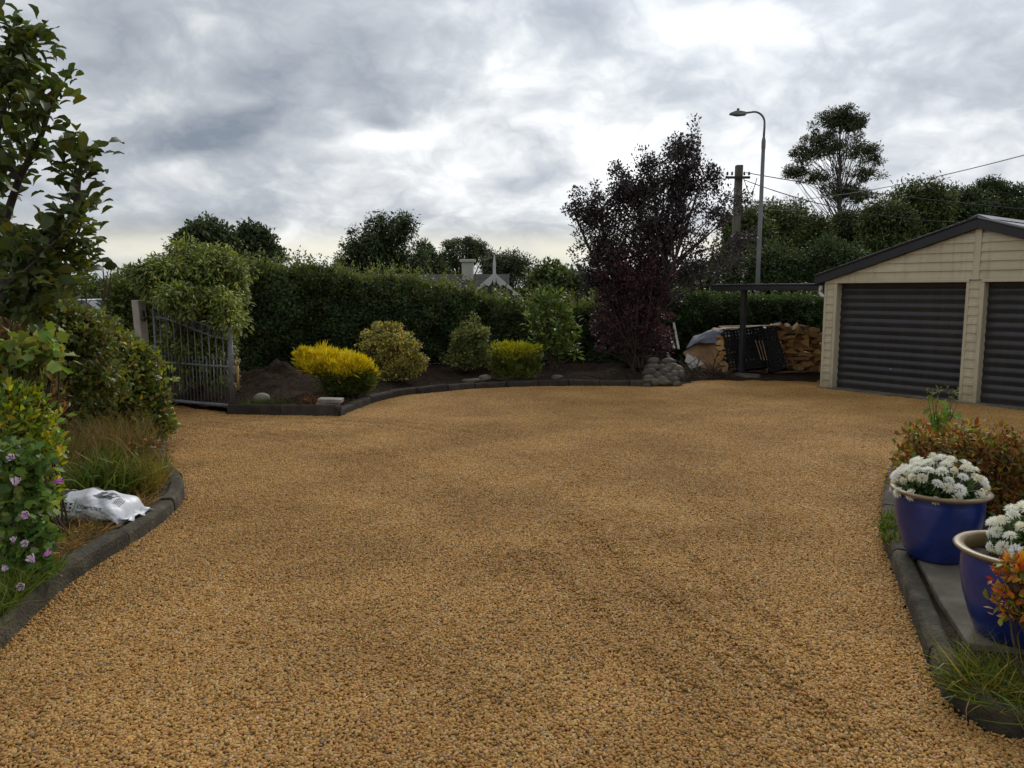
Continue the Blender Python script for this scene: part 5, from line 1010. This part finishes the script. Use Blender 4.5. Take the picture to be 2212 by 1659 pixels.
def mallow_flowers():
    ms = []
    for k in range(3):
        M = MB(); op = (.5, .3, .12)[k]
        for j in range(5):
            a0 = j*2*math.pi/5; V = []
            for t in np.linspace(0, 1, 5):
                for s in (-1, 0, 1): rr = .004+.032*t*(op+.25); a = a0+s*.52*min(1, t*1.6)*(1-.25*(t > .9)); V.append((rr*math.cos(a), rr*math.sin(a), .034*t*(1.25-op)+.005*math.sin(t*9+s)+(0.004 if s else 0)))
            M.add(V, [(i*3+q, i*3+q+1, i*3+q+4, i*3+q+3) for i in range(4) for q in range(2)])
        M.tube([(0, 0, 0), (0, 0, .02)], [.003, .005], 6); me = M.mesh('flower', PETAL, True)
        a = me.color_attributes.new('col', 'FLOAT_COLOR', 'POINT'); a.data.foreach_set('color', np.tile(np.array([(.46, .30, .47, 1), (.52, .40, .53, 1), (.42, .17, .40, 1)][k], np.float32), len(me.vertices))); ms.append(me)
    for k, (x, y, z) in enumerate(((28, 990, 1), (112, 1042, 2), (33, 1050, 1), (62, 1110, 1), (44, 1122, 2), (30, 1172, 1), (60, 1170, 1), (92, 1204, 2), (75, 1215, 1), (52, 1262, 1), (4, 1235, 1))):
        o = link('flower', ms[z], root); o.location = Vector(at(x, y, 3.85))-root.location; o.rotation_euler = (1.1+.5*math.sin(k*2.3), .5*math.cos(k*1.7), k*2.1); o.scale = [.95+.2*math.sin(k)]*3
mallow_flowers()
shrub('mixed_shrub', 'broad green and yellow leafy shrub beside the drive before the gate', 'shrub', [(312, 850, 36, 50), (255, 785, 52, 54), (325, 890, 36, 55), (240, 860, 80, 75), (200, 750, 70, 50), (120, 750, 80, 55), (285, 775, 40, 45), (325, 935, 32, 36), (140, 830, 90, 60), (270, 930, 60, 40)], 8.6, (-4.5, 8.8, .12), [(.075, .105, .022), (.05, .08, .022), (.13, .14, .025), (.035, .06, .02), (.20, .18, .03), (.11, .08, .03)], 213, 520, .13, 48, .068, .036, T_LEAF, w=[.28, .28, .14, .18, .05, .07], nstem=90, stem=.014, depth=.9)
shrub('mixed_shrub', 'dense dark shrub filling the middle of the left garden', 'shrub', [(60, 720, 110, 55), (150, 725, 80, 45), (60, 800, 120, 70), (180, 810, 80, 60), (10, 660, 80, 50), (110, 690, 60, 40)], 7.0, (-4.6, 7.1, .12), [(.055, .08, .02), (.042, .066, .018), (.085, .10, .024), (.065, .055, .026), (.11, .115, .03)], 214, 360, .14, 46, .06, .035, T_LEAF, w=[.3, .3, .15, .17, .08], nstem=90, stem=.014, depth=.8)
near_shrub('currant_bush', 'pale green lobed leaves spreading at the left edge below the tree', [(40, 760, 60, 28), (90, 775, 40, 24), (10, 800, 40, 40), (70, 740, 40, 20)], 5.3, (-3.6, 5.4, lz(-3.6, 5.4)), [(.13, .19, .07), (.09, .14, .045), (.16, .20, .06), (.08, .12, .03), (.18, .14, .04), (.07, .10, .03)], 215, 34, .12, 8, .085, .95, T_LOBE, 170, up=.0, nstem=26)
near_shrub('brown_stem_bush', 'tangle of brown dying foliage under the left tree', [(15, 690, 40, 60), (60, 850, 50, 60), (100, 880, 40, 50)], 5.9, (-3.9, 6.0, lz(-3.9, 6.0)), [(.09, .055, .028), (.06, .045, .022), (.12, .08, .04), (.05, .05, .02), (.07, .07, .025), (.05, .035, .02)], 216, 110, .10, 16, .06, .4, T_LEAF, 0, nstem=12)

def blades(name, label, cat, pts, n, h, w, cols, seed, lean=.5, kind='stuff', curve=1.0, wt=None, group=None, base=None, keep=None):
    """grass blades rooted round points (x, y, z, radius)"""
    r = np.random.RandomState(seed); pts = np.array(pts, float); i = r.choice(len(pts), n, p=(pts[:, 3]**2)/(pts[:, 3]**2).sum()); a = r.rand(n)*6.283; q = np.sqrt(r.rand(n))*pts[i, 3]
    P = np.column_stack([pts[i, 0]+q*np.cos(a), pts[i, 1]+q*np.sin(a), pts[i, 2]])
    if keep is not None:
        m = inside(P, keep); P = P[m]; n = len(P)
    d = np.column_stack([r.normal(size=n)*lean, r.normal(size=n)*lean, np.ones(n)]); A = unit(d); Nn = unit(np.column_stack([-A[:, 0]*0+r.normal(size=n), r.normal(size=n), .2*np.ones(n)]))
    T = (T_BLADE[0]*np.array([1, 1, curve*1.8]), T_BLADE[1]); hh = h*(.45+.8*r.rand(n)); C = palette(r, cols, n, .22, wt)
    V, F = leaves(P, A, Nn, hh, w*(.6+.8*r.rand(n)), T); b = np.array(base if base is not None else P[0]*np.array([1, 1, 0])); o = np_mesh(name, V-b, F, GRASS, None, np.repeat(C, 7, 0), loc=b); tag(o, label, cat, group, kind); return o
def lp(x, y, rad, z=.1): g = ground(x, y, z); return (g.x, g.y, lz(g.x, g.y)-.01, rad)
LBK = [*[tuple(p+np.array([-.16, 0])) for p in lk], (-12, 10.6), (-12, 1), (-2.9, 1)]
STRAW = [(.23, .16, .07), (.30, .22, .11), (.16, .11, .05), (.12, .12, .035), (.10, .07, .03)]
GRN = [(.06, .11, .02), (.09, .14, .028), (.045, .085, .018), (.13, .16, .04)]
blades('dry_grass', 'straw-coloured dead grass littering the left bed', 'dry grass', [lp(150, 1190, .35), lp(220, 1160, .3), lp(280, 1140, .25), lp(110, 1240, .3), lp(330, 1090, .2), lp(230, 1110, .4), lp(60, 1330, .25), lp(330, 1060, .3)], 4200, .13, .006, STRAW, 301, 1.6, wt=[.28, .2, .22, .18, .12], keep=LBK)
blades('bed_grass', 'mixed green and dry ground cover under the left shrubs', 'ground cover', [(x, y, lz(x, y)-.01, .7) for x in (-3.6, -4.6, -5.6) for y in (2.6, 3.8, 5.0, 6.2, 7.4, 8.6)], 9000, .16, .008, GRN+STRAW, 308, .9, keep=LBK)
blades('tall_dry_grass', 'tall dry brown grass standing before the shrubs on the left', 'dry grass', [lp(220, 1010, .4), lp(180, 1030, .4), lp(260, 1000, .35), lp(300, 1010, .3), lp(150, 1050, .3)], 2400, .5, .006, [(.17, .135, .06), (.24, .19, .095), (.10, .11, .03), (.12, .10, .045)], 302, .42, wt=[.28, .2, .36, .16], keep=LBK)
blades('strap_grass', 'clump of long green strap leaves behind the compost bag', 'grass clump', [lp(215, 1075, .16), lp(250, 1068, .14), lp(180, 1082, .12)], 420, .42, .013, GRN, 303, .45, kind=None)
blades('strap_grass', 'yellowing tuft of grass between the bag and the kerb', 'grass clump', [lp(285, 1060, .14), lp(310, 1062, .12)], 300, .36, .009, [(.13, .13, .03), (.18, .15, .05), (.09, .11, .025)], 304, .4, kind=None)
blades('kerb_grass', 'lush green grass growing along the left kerb near the mallow', 'grass', [lp(20, 1285, .16), lp(0, 1325, .18), lp(50, 1262, .14), lp(90, 1240, .1), lp(-40, 1380, .25), lp(30, 1320, .12), lp(60, 1285, .1)], 4200, .20, .005, GRN, 305, .7, keep=[*[tuple(p+np.array([-.03, 0])) for p in lk], (-12, 10.6), (-12, 1), (-2.9, 1)])
blades('weed_tuft', 'green and brown weeds at the inside bend of the left kerb', 'weeds', [lp(340, 1045, .2), lp(365, 1030, .18), lp(320, 1020, .25), lp(350, 1000, .25)], 1500, .26, .007, GRN+STRAW[:3], 306, .55, keep=LBK)
r = np.random.RandomState(307); root = thing('marigold_plant', 'low plant with small rust orange flowers at the kerb bend', 'plant', (-3.36, 6.85, .1))
P = np.column_stack([r.normal(size=500)*.10, r.normal(size=500)*.13, .04+.26*r.rand(500)]); foliage('foliage', root, LEAF, P, rdir(r, 500)+np.array([0, 0, .4]), rdir(r, 500), .05, .018, palette(r, [(.06, .07, .022), (.09, .055, .03), (.05, .06, .02)], 500))
mb = MB()
for k in range(10):
    a = k*.628; mb.add([(0, 0, .006), (.016*math.cos(a-.3), .016*math.sin(a-.3), .003), (.02*math.cos(a), .02*math.sin(a), 0), (.016*math.cos(a+.3), .016*math.sin(a+.3), .003)], [(0, 1, 2, 3)])
fm = mb.mesh('flower', surf('rust_petal', (.30, .06, .02), (.42, .11, .03), 20, .6, 0))
for k in range(18): o = link('flower', fm, root); o.location = (r.normal()*.10, r.normal()*.13, .22+.1*r.rand()); o.rotation_euler = (r.normal()*.5-.4, r.normal()*.4, k)

# bed details at the back
blades('weed_tuft', 'low green weeds round the pale boulder', 'weeds', [(*ground(x, y, .08).xy, .06, rad) for x, y, rad in ((600, 868, .3), (640, 870, .25), (540, 872, .2), (665, 875, .15), (580, 850, .25), (760, 872, .1))], 900, .10, .008, [(.05, .08, .018), (.075, .10, .025), (.04, .06, .015)], 311, .7)
blades('dead_tuft', 'brown dead tuft beside the stacked pavers', 'dry grass', [(*ground(668, 872, .1).xy, .1, .14), (*ground(690, 862, .1).xy, .12, .12)], 260, .17, .008, [(.12, .065, .03), (.17, .10, .045), (.08, .05, .025)], 312, .6, kind=None)
r = np.random.RandomState(313); n = 5200; X = r.uniform(-4.2, 4.2, n); Y = r.uniform(10.8, 16.5, n); m = inside(np.column_stack([X, Y]), RB); X, Y = X[m], Y[m]; n = len(X)
P = np.column_stack([X, Y, rbz(X[:, None], Y[:, None])[:, 0]+.004]); foliage('mulch', None, surf('mulch_chip', (.7, .7, .7), (1, 1, 1), 5, .95, .2, attr=True), P, rdir(r, n)*np.array([1, 1, .25]), rdir(r, n)*.4+np.array([0, 0, 1]), .05*(.4+r.rand(n)), .022*(.5+r.rand(n)), palette(r, [(.03, .02, .014), (.055, .036, .024), (.018, .012, .01), (.10, .07, .045)], n, .25, [.4, .3, .25, .05]), T_TINY, 'stuff')

# ------------------------------------------------------------------ right corner
def mums():
    M = MB(); cols = []
    for ring, (cnt, r0, r1, z0, z1) in enumerate(((20, .008, .038, .0, .004), (18, .007, .034, .004, .014), (14, .005, .027, .008, .020), (10, .003, .019, .012, .025), (6, .001, .010, .016, .027))):
        for k in range(cnt):
            a = k*2*math.pi/cnt+ring*.37+.1*math.sin(k*3.3); w = .42*r1*(1.1 if ring < 3 else 1.4); c, s = math.cos(a), math.sin(a); rm = (r0+r1)*.55
            V = [(r0*c, r0*s, z0), (rm*c-w*.5*s*.5, rm*s+w*.5*c*.5, (z0+z1)*.6+.003), (r1*c, r1*s, z1-.002*(ring == 0)), (rm*c+w*.5*s*.5, rm*s-w*.5*c*.5, (z0+z1)*.6+.003)]; M.add(V, [(0, 3, 2, 1)])
    M.tube([(0, 0, -.07), (0, 0, .0)], .002, 4)
    mes = []
    for v, cc in enumerate(((.80, .80, .71, 1), (.74, .72, .58, 1), (.82, .82, .77, 1), (.70, .66, .48, 1))):
        me = M.mesh('flower', PETAL); rv_ = np.random.RandomState(v); co = np.array([q.co[:] for q in me.vertices]); co[:, 2] *= (1, 1.2, .85, 1.3)[v]; co[:, :2] *= (1, .85, 1.05, .65)[v]; co += rv_.normal(size=co.shape)*.0012; me.vertices.foreach_set('co', co.astype(np.float32).ravel())
        a = me.color_attributes.new('col', 'FLOAT_COLOR', 'POINT'); a.data.foreach_set('color', np.tile(np.array(cc, np.float32), len(me.vertices))); mes.append(me)
    spec = [((2.66, 4.62), (.262, .235, .20), 62, 'white chrysanthemum dome in the pot nearer the red bush', (0, 0), .0), ((2.56, 3.58), (.215, .19, .19), 46, 'white chrysanthemum in the front blue pot', (.10, .05), .0), ((3.42, 4.28), (.24, .22, .22), 30, 'white chrysanthemum in the far right blue pot', (0, 0), .05)]
    for k, ((x, y), (rx, ry, rzz), nf, lab, off, dz) in enumerate(spec):
        r = np.random.RandomState(400+k); root = thing('chrysanthemum', lab, 'flowering plant', (x, y, .465)); P = []; tries = 0
        while len(P) < nf and tries < 4000:
            tries += 1; d = rdir(r, 1)[0]
            if d[2] < -.08: continue
            p = d*np.array([rx, ry, rzz])*(r.uniform(.92, 1.06)); p[2] += .05+dz
            if all(np.linalg.norm(p-q) > .05 for q in P): P.append(p)
        P = np.array(P)
        for i, p in enumerate(P):
            o = link('flower', mes[r.choice(4, p=[.45, .22, .25, .08])], root); nn = Vector(unit(p*np.array([.7, .7, 1.2])+r.normal(size=3)*.05)); o.location = p; o.rotation_euler = (nn.to_track_quat('Z', 'Y').to_matrix() @ Matrix.Rotation(r.rand()*6, 3, 'Z')).to_euler(); o.scale = [r.uniform(.85, 1.25)]*3
        n = 1500; d = rdir(r, n); d[:, 2] = np.abs(d[:, 2])*1.0; Q = d*np.array([rx, ry, rzz])*(r.rand(n, 1)**.4*.9); Q[:, 2] += .0
        foliage('foliage', root, LEAF, Q, d+rdir(r, n)*.7, rdir(r, n)+np.array([0, 0, 1]), .045, .022, palette(r, [(.03, .06, .02), (.045, .08, .026), (.022, .045, .016)], n), T_LEAF)
        limbs(r, (0, 0, -.1), P[:16]*.95, .005, TWIG, 'stems', root)
mums()
NAND = [(.15, .068, .024), (.21, .095, .022), (.10, .058, .022), (.22, .135, .024), (.14, .13, .024), (.08, .105, .022), (.26, .21, .028), (.17, .055, .028)]
near_shrub('red_nandina', 'bushy plant of red, bronze and green leaves behind the first pot', [(2000, 985, 70, 50), (2080, 960, 70, 50), (2150, 1000, 80, 80), (2200, 1040, 60, 90), (2120, 1080, 60, 50), (1960, 1010, 40, 40), (2060, 1040, 60, 40), (1990, 950, 36, 26)], 5.75, (3.75, 5.85, .06), NAND, 221, 330, .085, 15, .06, .38, T_LEAF, 300, w=[.2, .12, .22, .1, .14, .12, .05, .05], nstem=70, up=.2, mat=LEAF_REDO)
near_shrub('orange_nandina', 'small plant with orange and yellow leaves before the front pot', [(2195, 1240, 34, 34), (2215, 1290, 45, 50), (2180, 1310, 26, 30), (2190, 1225, 20, 20)], 3.05, (2.28, 3.0, .1), [(.34, .12, .02), (.28, .08, .02), (.22, .18, .025), (.10, .12, .02), (.30, .15, .03), (.16, .07, .02)], 222, 46, .05, 10, .045, .42, T_LEAF, 150, nstem=26, stem=.004, mat=LEAF_REDO)
r = np.random.RandomState(223); q = at(2032, 930, 6.3); root = thing('wispy_weed', 'thin tall green weed rising above the red plant', 'weed', (q.x, 6.3, .06)); tips = np.array([np.array(at(x, y, 6.3))-np.array((q.x, 6.3, .06)) for x, y in ((2012, 845), (2030, 842), (2050, 848), (2062, 852), (2020, 868), (2048, 870), (2035, 885), (2005, 860), (2072, 860))])
limbs(r, (0, 0, 0), tips, .005, surf('green_stem', (.05, .08, .02), (.09, .12, .03), 8, .6, 0), 'stems', root, wob=.05, minr=.002)
P = np.concatenate([tips+r.normal(size=tips.shape)*.025 for _ in range(9)]); foliage('seed_heads', root, LEAF, P, rdir(r, len(P))+np.array([0, 0, .6]), rdir(r, len(P)), .05, .007, palette(r, [(.10, .12, .035), (.07, .10, .03)], len(P)))
P = np.column_stack([r.normal(size=60)*.06, r.normal(size=60)*.06, .62+r.normal(size=60)*.07]); foliage('leaves', root, LEAF, P, rdir(r, 60)+np.array([0, 0, .3]), rdir(r, 60)+np.array([0, 0, 1]), .08, .05, palette(r, [(.06, .12, .025), (.08, .14, .03)], 60), T_LOBE)
def gpx(x, y, rad): g = ground(x, y, .1); return (g.x, g.y, .07, rad)
blades('grass_clump', 'flopping green grass clump at the lower right kerb', 'grass clump', [gpx(2120, 1475, .14), gpx(2170, 1480, .16), gpx(2210, 1500, .2), gpx(2090, 1465, .08)], 620, .24, .006, [(.09, .13, .022), (.13, .17, .03), (.06, .10, .02), (.20, .19, .05), (.12, .08, .04)], 321, 1.5, kind=None, wt=[.3, .25, .25, .12, .08])
blades('weed_tuft', 'small green weeds between the kerb and the first pot', 'weeds', [gpx(1925, 1140, .08), gpx(1935, 1165, .08), gpx(1930, 1120, .08)], 380, .10, .008, GRN, 322, .7)

# thin bare shoots and a vine against the sky at the left
r = random.Random(77); M = MB(); b0 = at(225, 640, 10.5)
for x0, y0, x1, y1 in ((232, 640, 240, 563), (228, 640, 222, 558), (226, 640, 236, 575), (222, 650, 205, 585), (236, 640, 250, 590)):
    a, b = at(x0, y0, 10.5)-b0, at(x1, y1, 10.5)-b0; M.tube([a, a.lerp(b, .5)+Vector((r.uniform(-.03, .03), 0, 0)), b], [.012, .008, .003], 5)
M.tube([Vector((0, 0, 0)), Vector((.02, 0, -b0.z+.0))], .014, 6)
tag(M.build('bare_shoots', TWIG, loc=b0), 'few bare upright twigs against the sky left of the climbing shrub', 'twigs')
shrub('wild_vine', 'thin leafy sprays reaching up right of the left tree', 'vine', [(165, 560, 26, 40), (190, 545, 18, 26), (150, 610, 40, 30), (185, 590, 16, 14)], 9.4, (at(160, 700, 9.4).x, 9.4, .12), [(.045, .07, .02), (.06, .085, .025), (.03, .05, .016)], 233, 40, .09, 9, .075, .05, T_LEAF, nstem=7, stem=.006)
